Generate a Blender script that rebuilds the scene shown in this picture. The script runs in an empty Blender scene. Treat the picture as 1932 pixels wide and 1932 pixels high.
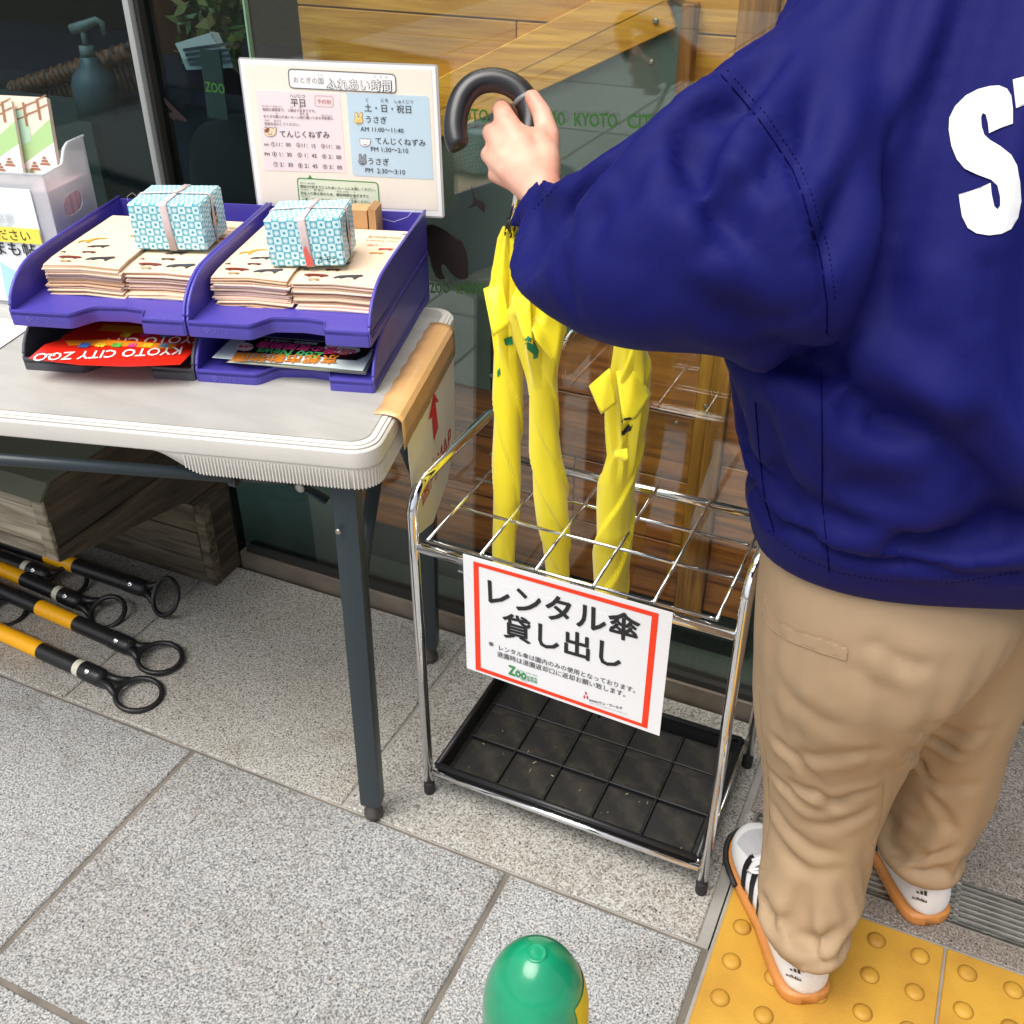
import bpy, bmesh, math, random
import numpy as np
from mathutils import Vector, Matrix, noise
from mathutils.bvhtree import BVHTree
from mathutils.geometry import delaunay_2d_cdt
random.seed(7); rng = np.random.default_rng(7)
S = bpy.context.scene; COL = S.collection
R = math.radians; ZV = Vector((0, 0, 1))

# ------------------------------------------------------------------ camera
CAM = Vector((.087, -1.045, 1.339)); YAW = R(-24.8); PITCH = R(33.45); F = 1963.0
cam = bpy.data.cameras.new('camera'); cam.sensor_width = 36; cam.lens = 36*F/1932
cam.clip_start = .02; cam.clip_end = 500
camo = bpy.data.objects.new('camera', cam); COL.objects.link(camo); S.camera = camo
camo.location = CAM; camo.rotation_euler = (math.pi/2-PITCH, 0, -YAW)
# ------------------------------------------------------------------ world and sun
W = bpy.data.worlds.new('World'); S.world = W; W.use_nodes = True
wn = W.node_tree; bg = wn.nodes['Background']
sky = wn.nodes.new('ShaderNodeTexSky'); sky.sky_type = 'NISHITA'; sky.sun_disc = False
SUN_EL, SUN_AZ = R(66), R(205)
sky.sun_elevation = SUN_EL; sky.sun_rotation = SUN_AZ; sky.air_density = 1.0; sky.dust_density = 3.5; sky.ozone_density = 1.0
hs_ = wn.nodes.new('ShaderNodeHueSaturation'); hs_.inputs['Saturation'].default_value = .38   # thin overcast whitens the sky
wn.links.new(sky.outputs[0], hs_.inputs['Color']); wn.links.new(hs_.outputs[0], bg.inputs[0]); bg.inputs[1].default_value = .112
sl = bpy.data.lights.new('sun', 'SUN'); sl.energy = 2.5; sl.angle = R(50); sl.color = (1, .96, .9)
so = bpy.data.objects.new('sun', sl); COL.objects.link(so)
sd = Vector((math.sin(SUN_AZ)*math.cos(SUN_EL), math.cos(SUN_AZ)*math.cos(SUN_EL), math.sin(SUN_EL)))
so.rotation_euler = sd.to_track_quat('Z', 'Y').to_euler(); so.location = (0, -4, 6)
S.view_settings.view_transform = 'Standard'; S.view_settings.look = 'None'
S.view_settings.gamma = 1; S.view_settings.exposure = .64; S.view_settings.use_curve_mapping = False
S.render.engine = 'CYCLES'; S.cycles.max_bounces = 10; S.cycles.transparent_max_bounces = 24

# ------------------------------------------------------------------ measuring: photo pixel -> world
_f = Vector((math.sin(YAW)*math.cos(PITCH), math.cos(YAW)*math.cos(PITCH), -math.sin(PITCH)))
_r = Vector((math.cos(YAW), -math.sin(YAW), 0)); _u = _r.cross(_f)
_n = Vector((math.sin(YAW), math.cos(YAW), 0))
def ray(px, py): return _r*((px-966)/F) - _u*((py-966)/F) + _f
def at_d(px, py, d): return CAM + ray(px, py)*d
def at_pl(px, py, P0, n):
    d = ray(px, py); return CAM + d*((Vector(P0)-CAM).dot(n)/d.dot(n))
def at_x(px, py, x): return at_pl(px, py, (x, 0, 0), Vector((1, 0, 0)))
def at_y(px, py, y): return at_pl(px, py, (0, y, 0), Vector((0, 1, 0)))
def at_z(px, py, z): return at_pl(px, py, (0, 0, z), Vector((0, 0, 1)))
def at_t(px, py, t): return at_pl(px, py, CAM+_n*t, _n)
def depth(p): return (p-CAM).dot(_f)
def st(s, t, z): return Vector((CAM.x, CAM.y, 0)) + _r*s + _n*t + Vector((0, 0, z))

# ------------------------------------------------------------------ materials
def lin(c):
    return tuple((v/12.92 if v <= .04045 else ((v+.055)/1.055)**2.4) for v in c)
def rgb(r, g, b): return lin((r/255, g/255, b/255))
MATS = {}
def mat(name, col=(.5, .5, .5), rough=.5, metal=0, bump=0, bscale=200, var=0, vscale=8, col2=None, stretch=(1, 1, 1),
        spec=.5, coat=0, trans=0, sss=0, sheen=0, alpha=1, detail=4, distort=0, vramp=(.35, .65), obj_random=0):
    if name in MATS: return MATS[name]
    m = bpy.data.materials.new(name); m.use_nodes = True; MATS[name] = m
    nt = m.node_tree; N = nt.nodes; L = nt.links; p = N['Principled BSDF']
    p.inputs['Base Color'].default_value = (*col, 1); p.inputs['Roughness'].default_value = rough
    p.inputs['Metallic'].default_value = metal; p.inputs['Specular IOR Level'].default_value = spec
    p.inputs['Coat Weight'].default_value = coat; p.inputs['Transmission Weight'].default_value = trans
    p.inputs['Sheen Weight'].default_value = sheen; p.inputs['Alpha'].default_value = alpha
    if sss: p.inputs['Subsurface Weight'].default_value = sss; p.inputs['Subsurface Radius'].default_value = (.012, .005, .003)
    tc = N.new('ShaderNodeTexCoord'); mp = N.new('ShaderNodeMapping'); mp.inputs['Scale'].default_value = stretch
    L.new(tc.outputs['Object'], mp.inputs['Vector'])
    if obj_random:
        oi = N.new('ShaderNodeObjectInfo'); ml = N.new('ShaderNodeMath'); ml.operation = 'MULTIPLY'; ml.inputs[1].default_value = 37
        cb = N.new('ShaderNodeCombineXYZ'); L.new(oi.outputs['Random'], ml.inputs[0])
        for k in range(3): L.new(ml.outputs[0], cb.inputs[k])
        L.new(cb.outputs[0], mp.inputs['Location'])
    vec = mp.outputs[0]
    if var:
        nz = N.new('ShaderNodeTexNoise'); nz.inputs['Scale'].default_value = vscale; nz.inputs['Detail'].default_value = detail
        nz.inputs['Distortion'].default_value = distort; L.new(vec, nz.inputs['Vector'])
        rp = N.new('ShaderNodeValToRGB'); rp.color_ramp.elements[0].position = vramp[0]; rp.color_ramp.elements[1].position = vramp[1]
        c2 = col2 if col2 else tuple(max(0, v*(1-var)) for v in col)
        rp.color_ramp.elements[0].color = (*c2, 1); rp.color_ramp.elements[1].color = (*col, 1)
        L.new(nz.outputs['Fac'], rp.inputs[0]); L.new(rp.outputs[0], p.inputs['Base Color'])
        if obj_random > 1:
            hs = N.new('ShaderNodeHueSaturation'); mr = N.new('ShaderNodeMapRange')
            mr.inputs['To Min'].default_value = .72; mr.inputs['To Max'].default_value = 1.2
            L.new(oi.outputs['Random'], mr.inputs[0]); L.new(mr.outputs[0], hs.inputs['Value'])
            L.new(rp.outputs[0], hs.inputs['Color']); L.new(hs.outputs[0], p.inputs['Base Color'])
    if bump:
        nb = N.new('ShaderNodeTexNoise'); nb.inputs['Scale'].default_value = bscale; nb.inputs['Detail'].default_value = 3
        L.new(vec, nb.inputs['Vector']); bp = N.new('ShaderNodeBump'); bp.inputs['Strength'].default_value = bump
        bp.inputs['Distance'].default_value = .002; L.new(nb.outputs['Fac'], bp.inputs['Height']); L.new(bp.outputs[0], p.inputs['Normal'])
    return m

def granite(name, stops, tint=(1, 1, 1), dirt=(.90, .87, .82)):
    m = bpy.data.materials.new(name); m.use_nodes = True; MATS[name] = m
    nt = m.node_tree; N = nt.nodes; L = nt.links; p = N['Principled BSDF']; p.inputs['Roughness'].default_value = .62
    tc = N.new('ShaderNodeTexCoord')
    oi = N.new('ShaderNodeObjectInfo'); ml = N.new('ShaderNodeVectorMath'); ml.operation = 'SCALE'; ml.inputs[3].default_value = 23
    ad = N.new('ShaderNodeVectorMath'); L.new(oi.outputs['Random'], ml.inputs[0]); L.new(tc.outputs['Object'], ad.inputs[0]); L.new(ml.outputs[0], ad.inputs[1])
    v = ad.outputs[0]
    n1 = N.new('ShaderNodeTexNoise'); n1.inputs['Scale'].default_value = 310; n1.inputs['Detail'].default_value = 3; n1.inputs['Roughness'].default_value = .75; L.new(v, n1.inputs['Vector'])
    r1 = N.new('ShaderNodeValToRGB'); r1.color_ramp.interpolation = 'LINEAR'
    e = r1.color_ramp.elements
    while len(e) > 1: e.remove(e[0])
    e[0].position = stops[0][0]; e[0].color = (*stops[0][1], 1)
    for pos, c in stops[1:]:
        q = e.new(pos); q.color = (*c, 1)
    L.new(n1.outputs['Fac'], r1.inputs[0])
    # dark mica flecks
    vo = N.new('ShaderNodeTexVoronoi'); vo.inputs['Scale'].default_value = 150; L.new(v, vo.inputs['Vector'])
    n2 = N.new('ShaderNodeTexNoise'); n2.inputs['Scale'].default_value = 95; n2.inputs['Detail'].default_value = 2; L.new(v, n2.inputs['Vector'])
    sep = N.new('ShaderNodeSeparateColor'); L.new(vo.outputs['Color'], sep.inputs[0])
    gt = N.new('ShaderNodeMath'); gt.operation = 'GREATER_THAN'; gt.inputs[1].default_value = .93; L.new(sep.outputs[0], gt.inputs[0])
    lt = N.new('ShaderNodeMath'); lt.operation = 'LESS_THAN'; lt.inputs[1].default_value = .26; L.new(vo.outputs['Distance'], lt.inputs[0])
    mu = N.new('ShaderNodeMath'); mu.operation = 'MULTIPLY'; L.new(gt.outputs[0], mu.inputs[0]); L.new(lt.outputs[0], mu.inputs[1])
    mx = N.new('ShaderNodeMix'); mx.data_type = 'RGBA'; L.new(mu.outputs[0], mx.inputs[0]); L.new(r1.outputs[0], mx.inputs[6]); mx.inputs[7].default_value = (.03, .03, .035, 1)
    # large soft soiling, brownish in places
    n3 = N.new('ShaderNodeTexNoise'); n3.inputs['Scale'].default_value = 3.2; n3.inputs['Detail'].default_value = 5; L.new(v, n3.inputs['Vector'])
    r3 = N.new('ShaderNodeValToRGB'); r3.color_ramp.elements[0].position = .38; r3.color_ramp.elements[1].position = .62
    r3.color_ramp.elements[0].color = (*dirt, 1); r3.color_ramp.elements[1].color = (*tint, 1); L.new(n3.outputs['Fac'], r3.inputs[0])
    m3 = N.new('ShaderNodeMix'); m3.data_type = 'RGBA'; m3.blend_type = 'MULTIPLY'; m3.inputs[0].default_value = 1
    L.new(mx.outputs[2], m3.inputs[6]); L.new(r3.outputs[0], m3.inputs[7])
    # rust-brown clouds
    n4 = N.new('ShaderNodeTexNoise'); n4.inputs['Scale'].default_value = 60; n4.inputs['Detail'].default_value = 2; L.new(v, n4.inputs['Vector'])
    r4 = N.new('ShaderNodeValToRGB'); r4.color_ramp.elements[0].position = .60; r4.color_ramp.elements[1].position = .72
    r4.color_ramp.elements[0].color = (0, 0, 0, 1); r4.color_ramp.elements[1].color = (.28, .28, .28, 1); L.new(n4.outputs['Fac'], r4.inputs[0])
    m4 = N.new('ShaderNodeMix'); m4.data_type = 'RGBA'; L.new(r4.outputs[0], m4.inputs[0]); L.new(m3.outputs[2], m4.inputs[6]); m4.inputs[7].default_value = (.25, .20, .16, 1)
    L.new(m4.outputs[2], p.inputs['Base Color'])
    hv = N.new('ShaderNodeHueSaturation'); mr = N.new('ShaderNodeMapRange'); mr.inputs['To Min'].default_value = .88; mr.inputs['To Max'].default_value = 1.1
    L.new(oi.outputs['Random'], mr.inputs[0]); L.new(mr.outputs[0], hv.inputs['Value']); L.new(m4.outputs[2], hv.inputs['Color'])
    # dark spots: gum, grime
    v5 = N.new('ShaderNodeTexNoise'); v5.inputs['Scale'].default_value = 14; v5.inputs['Detail'].default_value = 6; L.new(v, v5.inputs['Vector'])
    r5 = N.new('ShaderNodeValToRGB'); r5.color_ramp.elements[0].position = .26; r5.color_ramp.elements[1].position = .44; r5.color_ramp.elements[0].color = (.80, .775, .74, 1); r5.color_ramp.elements[1].color = (1, 1, 1, 1); L.new(v5.outputs['Fac'], r5.inputs[0])
    m6 = N.new('ShaderNodeMix'); m6.data_type = 'RGBA'; m6.blend_type = 'MULTIPLY'; m6.inputs[0].default_value = 1; L.new(hv.outputs[0], m6.inputs[6]); L.new(r5.outputs[0], m6.inputs[7]); L.new(m6.outputs[2], p.inputs['Base Color'])
    bp = N.new('ShaderNodeBump'); bp.inputs['Strength'].default_value = .35; bp.inputs['Distance'].default_value = .0012
    L.new(n1.outputs['Fac'], bp.inputs['Height']); L.new(bp.outputs[0], p.inputs['Normal'])
    return m
g_grey = granite('granite_grey', [(.36, (.07, .073, .078)), (.44, (.17, .175, .18)), (.49, (.285, .29, .29)), (.54, (.36, .365, .36)), (.62, (.50, .50, .495))], dirt=(.94, .92, .89))
g_warm = granite('granite_pale', [(.37, (.07, .065, .055)), (.44, (.24, .23, .205)), (.49, (.335, .325, .30)), (.54, (.40, .395, .37)), (.62, (.54, .53, .51))], dirt=(.93, .90, .86))
g_brown = granite('granite_pinkish', [(.32, (.05, .045, .04)), (.42, (.13, .115, .10)), (.48, (.24, .205, .18)), (.56, (.31, .27, .245)), (.66, (.48, .45, .42))])
mortar = mat('mortar', (.19, .165, .135), .9, bump=.5, bscale=400, var=.35, vscale=14)
mortar_pale = mat('mortar_pale', (.36, .345, .32), .9, bump=.5, bscale=400, var=.25, vscale=14)
steel = mat('chrome', (.82, .82, .83), .07, 1)
steel_b = mat('brushed_steel', (.42, .40, .37), .35, 1, var=.3, vscale=30)
steel_dull = mat('worn_sill_metal', rgb(150, 138, 124), .45, .5, var=.3, vscale=12, bump=.1)
alu = mat('aluminium_post', rgb(185, 190, 190), .4, .4)
dark_frame = mat('dark_frame', (.035, .035, .032), .4, .3)
black_pl = mat('black_plastic', (.012, .012, .013), .38, bump=.15, bscale=500)
black_rub = mat('black_rubber', (.015, .015, .016), .6)
tray_blk = mat('tray_black', (.012, .012, .013), .38)
tray_floor = mat('tray_dusty_floor', (.012, .012, .012), .68, var=1, vscale=26, col2=(.045, .037, .029), detail=8, vramp=(.3, .52), bump=.4, bscale=180)
leg_grey = mat('table_leg_paint', rgb(43, 54, 60), .38, .1, bump=.1, bscale=500)
tab_rim = mat('table_rim_plastic', rgb(214, 210, 203), .42, bump=.12, bscale=600, var=.08, vscale=5)
tab_top = mat('table_top_plastic', rgb(176, 174, 169), .48, bump=.2, bscale=500, var=.16, vscale=9, stretch=(1, 3, 1), detail=6)
violet = mat('violet_tray_plastic', (.075, .060, .40), .36, bump=.25, bscale=900)
violet.node_tree.nodes['Principled BSDF'].inputs['Coat Weight'].default_value = .1
grey_tray = mat('grey_tray_plastic', rgb(75, 76, 84), .5, bump=.2, bscale=700)
paper_w = mat('paper_white', (.80, .80, .82), .5)
paper_t = mat('paper_tan', rgb(240, 212, 182), .8, var=.07, vscale=6)
paper_t2 = mat('paper_tan_dark', rgb(222, 186, 150), .85)
paper_pk = mat('paper_pinkish', rgb(243, 214, 196), .8)
ink = mat('ink_black', (.012, .012, .014), .5)
ink_g = mat('ink_grey', (.16, .15, .15), .5)
red_ink = mat('ink_vermilion', rgb(238, 56, 14), .5)
def inkm(n, r, g, b, ro=.5): return mat('ink_'+n, rgb(r, g, b), ro)
yellow_f = mat('yellow_umbrella_fabric', (.96, .80, .014), .45, bump=.12, bscale=1200, sheen=.3)
yellow_f.node_tree.nodes['Principled BSDF'].inputs['Subsurface Weight'].default_value = .0
cone_y = mat('cone_bar_yellow', (.95, .45, .008), .34)
cone_w = mat('cone_bar_white', rgb(214, 208, 190), .5)
tact = mat('tactile_yellow', (.53, .29, .030), .6, var=.5, vscale=7, col2=(.40, .20, .022), detail=8, bump=.25, bscale=320, vramp=(.36, .58), obj_random=1)
green_b = mat('bollard_green', (.006, .29, .135), .22, bump=.25, bscale=60, coat=.35, var=.2, vscale=25)
yellow_b = mat('bollard_yellow', rgb(215, 190, 40), .35)
navy = mat('jacket_navy', (.0066, .0076, .098), .62, bump=.25, bscale=1400, spec=.12)
navy_th = mat('jacket_seam', (.004, .004, .05), .95, spec=0)
khaki = mat('trouser_khaki', (.385, .265, .155), .75, bump=.25, bscale=1300, var=.07, vscale=12)
khaki_d = mat('trouser_seam', (.32, .21, .12), .8)
skin = mat('skin', (.74, .43, .32), .5, sss=.2, bump=.15, bscale=300, var=.12, vscale=22, col2=(.68, .30, .215))
nailm = mat('nail', (.78, .5, .42), .3)
hairm = mat('hair', (.012, .01, .009), .45, bump=1, bscale=60, stretch=(8, 8, 1))
white_rub = mat('print_white', (.68, .69, .72), .55)
shoe_w = mat('shoe_white', (.78, .78, .79), .5, bump=.3, bscale=500)
shoe_m = mat('shoe_mesh', (.62, .62, .66), .7, bump=1, bscale=900)
gum = mat('gum_sole', rgb(196, 130, 66), .45, bump=.3, bscale=300)
cardbd = mat('cardboard', rgb(190, 150, 105), .85, var=.1, vscale=20)
tapem = mat('packing_tape', rgb(224, 176, 118), .2, bump=.3, bscale=70, var=.06, vscale=20, coat=.4)

def woodmat(name, base, dark, scale=9, axis='x', rough=.5, bump=.6, rnd=2):
    stre = {'x': (1, 14, 14), 'y': (14, 1, 14), 'z': (14, 14, 1)}[axis]
    m = mat(name, base, rough, bump=bump, bscale=scale*1.6, var=1, vscale=scale*.55, col2=dark, stretch=stre, detail=7, distort=1.2, vramp=(.34, .66), obj_random=rnd)
    return m
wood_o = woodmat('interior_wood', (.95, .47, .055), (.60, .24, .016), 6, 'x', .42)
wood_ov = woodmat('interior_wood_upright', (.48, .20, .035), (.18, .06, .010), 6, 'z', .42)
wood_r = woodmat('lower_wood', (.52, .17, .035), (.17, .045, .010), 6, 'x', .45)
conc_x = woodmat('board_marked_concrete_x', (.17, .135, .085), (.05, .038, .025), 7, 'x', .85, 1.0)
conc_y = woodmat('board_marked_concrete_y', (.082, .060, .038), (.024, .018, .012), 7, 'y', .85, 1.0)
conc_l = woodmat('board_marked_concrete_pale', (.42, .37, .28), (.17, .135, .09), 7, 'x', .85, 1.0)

def glassmat(name, base=.07, tint=(.93, .97, .95)):
    m = bpy.data.materials.new(name); m.use_nodes = True; N = m.node_tree.nodes; L = m.node_tree.links
    N.remove(N['Principled BSDF']); o = N['Material Output']
    t = N.new('ShaderNodeBsdfTransparent'); t.inputs[0].default_value = (*tint, 1)
    g = N.new('ShaderNodeBsdfGlossy'); g.inputs['Roughness'].default_value = 0.0; g.inputs[0].default_value = (.95, 1, .98, 1)
    f = N.new('ShaderNodeLayerWeight'); f.inputs[0].default_value = .5; pw = N.new('ShaderNodeMath'); pw.operation = 'POWER'; pw.inputs[1].default_value = 5
    ma = N.new('ShaderNodeMath'); ma.operation = 'MULTIPLY_ADD'; ma.inputs[1].default_value = 1-base; ma.inputs[2].default_value = base
    x = N.new('ShaderNodeMixShader'); L.new(f.outputs['Facing'], pw.inputs[0]); L.new(pw.outputs[0], ma.inputs[0])
    L.new(ma.outputs[0], x.inputs[0]); L.new(t.outputs[0], x.inputs[1]); L.new(g.outputs[0], x.inputs[2]); L.new(x.outputs[0], o.inputs[0])
    return m
glass = glassmat('window_glass', .075); glass_l = glassmat('left_window_glass_dimmed', .022, (.72, .82, .84)); film = glassmat('clear_film', .03, (.97, .97, .97))  # left panes: same glass, reflection lowered and tint darkened to imitate dark reflections
clearpl = mat('frosted_plastic', (.86, .90, .94), .35, trans=.45, alpha=.72)

# ------------------------------------------------------------------ mesh helpers
class MB:
    def __init__(s): s.v = []; s.f = []; s.m = []; s.k = 0; s.sm = []
    def add(s, vs, fs, smooth=False):
        b = len(s.v); s.v += [tuple(v) for v in vs]
        for f in fs: s.f.append([b+i for i in f]); s.m.append(s.k); s.sm.append(smooth)
        return s
    def box(s, lo, hi, fr=None):
        x0, y0, z0 = lo; x1, y1, z1 = hi
        vs = [Vector(p) for p in [(x0, y0, z0), (x1, y0, z0), (x1, y1, z0), (x0, y1, z0), (x0, y0, z1), (x1, y0, z1), (x1, y1, z1), (x0, y1, z1)]]
        if fr: vs = [fr @ v for v in vs]
        return s.add(vs, [(3, 2, 1, 0), (4, 5, 6, 7), (0, 1, 5, 4), (1, 2, 6, 5), (2, 3, 7, 6), (3, 0, 4, 7)])
    def loft(s, rings, cap=True, smooth=True, closed=True):
        n = len(rings[0]); vs = [v for r in rings for v in r]; fs = []
        for i in range(len(rings)-1):
            for j in range(n if closed else n-1):
                k = (j+1) % n; fs.append((i*n+j, i*n+k, (i+1)*n+k, (i+1)*n+j))
        if cap: fs.append(tuple(range(n))[::-1]); fs.append(tuple((len(rings)-1)*n+j for j in range(n)))
        return s.add(vs, fs, smooth)
    def tube(s, pts, rad, n=12, cap=True, flat=1.0):
        pts = [Vector(p) for p in pts]; rads = rad if hasattr(rad, '__len__') else [rad]*len(pts)
        rings = []; up = None
        for i, p in enumerate(pts):
            t = (pts[min(i+1, len(pts)-1)]-pts[max(i-1, 0)]).normalized()
            if up is None:
                up = Vector((0, 0, 1)) if abs(t.z) < .9 else Vector((0, 1, 0))
            up = (up-t*up.dot(t)).normalized(); b = t.cross(up)
            rings.append([p+(up*math.cos(a)*flat+b*math.sin(a))*rads[i] for a in [2*math.pi*j/n for j in range(n)]])
        return s.loft(rings, cap)
    def prism(s, poly, h0, h1, fr=None, smooth=False):
        # poly: list of (x, y); extruded z h0..h1 in frame fr
        n = len(poly); vs = [Vector((x, y, h0)) for x, y in poly]+[Vector((x, y, h1)) for x, y in poly]
        if fr: vs = [fr @ v for v in vs]
        fs = [tuple(range(n))[::-1], tuple(range(n, 2*n))]
        s.add(vs, fs); b = len(s.v)-2*n
        for j in range(n):
            k = (j+1) % n; s.f.append([b+j, b+k, b+n+k, b+n+j]); s.m.append(s.k); s.sm.append(smooth)
        return s
    def lathe(s, prof, c, axis=Vector((0, 0, 1)), n=24):
        q = Vector((0, 0, 1)).rotation_difference(Vector(axis)); c = Vector(c)
        rings = [[c+q @ Vector((r*math.cos(a), r*math.sin(a), h)) for a in [2*math.pi*j/n for j in range(n)]] for r, h in prof]
        return s.loft(rings)
    def build(s, name, mats, parent=None, loc=None, bevel=0, seg=2, recalc=True, angle=None):
        me = bpy.data.meshes.new(name)
        off = Vector(loc) if loc is not None else (Vector(parent['_o']) if parent is not None and '_o' in parent.keys() else Vector((0, 0, 0)))
        me.from_pydata([tuple(Vector(v)-off) for v in s.v], [], s.f)
        if not isinstance(mats, (list, tuple)): mats = [mats]
        for m in mats: me.materials.append(m)
        me.polygons.foreach_set('material_index', s.m); me.polygons.foreach_set('use_smooth', s.sm)
        if recalc or bevel:
            bm = bmesh.new(); bm.from_mesh(me)
            bmesh.ops.recalc_face_normals(bm, faces=bm.faces)
            if bevel:
                ed = [e for e in bm.edges if len(e.link_faces) == 2 and e.calc_face_angle(0) > .6]
                bmesh.ops.bevel(bm, geom=ed, offset=bevel, segments=seg, affect='EDGES', profile=.6, clamp_overlap=True)
                for f in bm.faces: f.smooth = True
            bm.to_mesh(me); bm.free()
        if bevel: me.set_sharp_from_angle(angle=R(35))
        o = bpy.data.objects.new(name, me); COL.objects.link(o)
        if parent is not None: o.parent = parent; o['_o'] = tuple(off)
        elif loc is not None: o.location = off; o['_o'] = tuple(off)
        return o
def tag(o, label=None, cat=None, group=None, kind=None):
    if label: o['label'] = label
    if cat: o['category'] = cat
    if group: o['group'] = group
    if kind: o['kind'] = kind
    return o
def empty(name, loc, label=None, cat=None, group=None, kind=None):
    o = bpy.data.objects.new(name, None); COL.objects.link(o); o.location = loc; o['_o'] = tuple(loc); o.empty_display_size = .05
    return tag(o, label, cat, group, kind)
def inst(name, me, parent, loc=(0, 0, 0), rot=(0, 0, 0), kind=None):
    o = bpy.data.objects.new(name, me); COL.objects.link(o); o.parent = parent; o.location = loc; o.rotation_euler = rot
    return o
def frame(o, x, y, z=None):
    x = Vector(x).normalized(); y = Vector(y); y = (y-x*y.dot(x)).normalized(); z = x.cross(y)
    m = Matrix((x, y, z)).transposed().to_4x4(); m.translation = Vector(o); return m
def arc(c, u, v, r, a0, a1, n):
    c = Vector(c); return [c+(Vector(u)*math.cos(a0+(a1-a0)*i/n)+Vector(v)*math.sin(a0+(a1-a0)*i/n))*r for i in range(n+1)]
def rrect(x0, y0, x1, y1, r, n=5):
    P = []
    for cx, cy, a in ((x1-r, y0+r, -90), (x1-r, y1-r, 0), (x0+r, y1-r, 90), (x0+r, y0+r, 180)):
        P += [(cx+r*math.cos(R(a+90*i/n)), cy+r*math.sin(R(a+90*i/n))) for i in range(n+1)]
    return P

# ------------------------------------------------------------------ lettering (bundled font) laid flat on a plane
class Plane:
    def __init__(s, P0, n, px=None):
        s.P0 = Vector(P0); s.n = Vector(n).normalized(); s.px = px or (lambda x, y: (x, y)); s.jobs = {}
    def w(s, x, y, lift=0):
        q = s.px(x, y); return at_pl(q[0], q[1], s.P0, s.n)+s.n*lift
_tcache = {}
def text_poly(txt, bold=0.0, res=2):
    k = (txt, bold, res)
    if k in _tcache: return _tcache[k]
    cu = bpy.data.curves.new('t', 'FONT'); cu.body = txt; cu.size = 1; cu.offset = bold; cu.resolution_u = res
    o = bpy.data.objects.new('t', cu); COL.objects.link(o)
    bpy.context.view_layer.update(); dg = bpy.context.evaluated_depsgraph_get()
    me = bpy.data.meshes.new_from_object(o.evaluated_get(dg))
    vs = [(v.co.x, v.co.y) for v in me.vertices]; fs = [tuple(p.vertices) for p in me.polygons]
    bpy.data.objects.remove(o); bpy.data.curves.remove(cu); bpy.data.meshes.remove(me)
    _tcache[k] = (vs, fs); return vs, fs
def put_text(mb, pl, txt, a, b, lift=.0006, bold=0.0, hs=None, xh=None):
    """text from pixel a to pixel b along its baseline, lying in plane pl"""
    vs, fs = text_poly(txt, 0)
    if not vs: return
    A = pl.w(*a); B = pl.w(*b); e = (B-A); Lw = e.length; e.normalize(); up = pl.n.cross(e)
    x0 = min(v[0] for v in vs); x1 = max(v[0] for v in vs); k = Lw/(x1-x0); kh = k*(hs or 1)
    if xh: kh = xh/(max(v[1] for v in vs)-min(v[1] for v in vs))
    b_ = bold*.8; offs = [(0, 0)] if b_ < .003 else [(b_*math.cos(a_), b_*math.sin(a_)) for a_ in [math.pi*i/4 for i in range(8)]]
    for i, (ox, oy) in enumerate(offs): mb.add([A+e*((x+ox-x0)*k)+up*((y+oy)*kh)+pl.n*(lift+i*1.5e-5) for x, y in vs], fs)
def put_poly(mb, pl, pts, lift=.0004):
    mb.add([pl.w(*p, lift) for p in pts], [tuple(range(len(pts)))])
def put_line(mb, pl, pts, wd, lift=.0005, close=False):
    P = [pl.w(*p, lift) for p in pts]
    if close: P.append(P[0])
    for i in range(len(P)-1):
        e = (P[i+1]-P[i]); 
        if e.length < 1e-6: continue
        e.normalize(); s_ = pl.n.cross(e)*wd/2
        mb.add([P[i]-s_-e*wd/2*0.6, P[i+1]-s_+e*wd/2*.6, P[i+1]+s_+e*wd/2*.6, P[i]+s_-e*wd/2*.6], [(0, 1, 2, 3)])
def ell(cx, cy, rx, ry, n=18, rot=0, a0=0, a1=360):
    c, s_ = math.cos(R(rot)), math.sin(R(rot)); out = []
    for i in range(n):
        a = R(a0+(a1-a0)*i/(n if a1-a0 == 360 else n-1)); x, y = rx*math.cos(a), ry*math.sin(a); out.append((cx+x*c-y*s_, cy+x*s_+y*c))
    return out
def smooth_poly(P, it=2):
    for _ in range(it):
        Q = []
        for i in range(len(P)):
            a, b = P[i], P[(i+1) % len(P)]
            Q += [(a[0]*.75+b[0]*.25, a[1]*.75+b[1]*.25), (a[0]*.25+b[0]*.75, a[1]*.25+b[1]*.75)]
        P = Q
    return P

# ================================================================== SETTING
gm = MB(); gm.box((-60, -60, -.30), (60, 60, -.06)); g = gm.build('ground', mortar); tag(g, kind='structure', label='mortar bed under the paving')
pave = empty('pavement', (0, 0, -.02), 'grey and pale granite paving slabs with brown mortar joints', kind='structure')
MB().box((-1.28-3, -.1135, -.055), (-.0355, .355, -.0045)).build('mortar_bed', mortar_pale, pave)
MB().box((-6, -8, -.055), (-.033, -.1135, -.004)).build('mortar_bed', mortar, pave)
MB().box((-.033, -8, -.055), (6, .60, -.004)).build('mortar_bed', mortar_pale, pave)
def slab(x0, y0, x1, y1, m, z=0.0):
    o = MB().box((x0, y0, -.03), (x1, y1, z)).build('paver', m, pave, loc=None, bevel=.0022, seg=1)
    return o
J = .0045
for r in range(5):
    y1 = -.1135-r*.46; y0 = y1-.46
    off = -.9505 if r % 2 == 0 else -.65
    for k in range(-3, 4):
        x0 = off+.602*k; x1 = x0+.602
        if x1 > -.033: x1 = -.039
        if x0 < -.06 and x1-x0 > .02: slab(x0+J, y0+J, x1-J, y1-J, g_grey, -random.random()*.0008)
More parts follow.
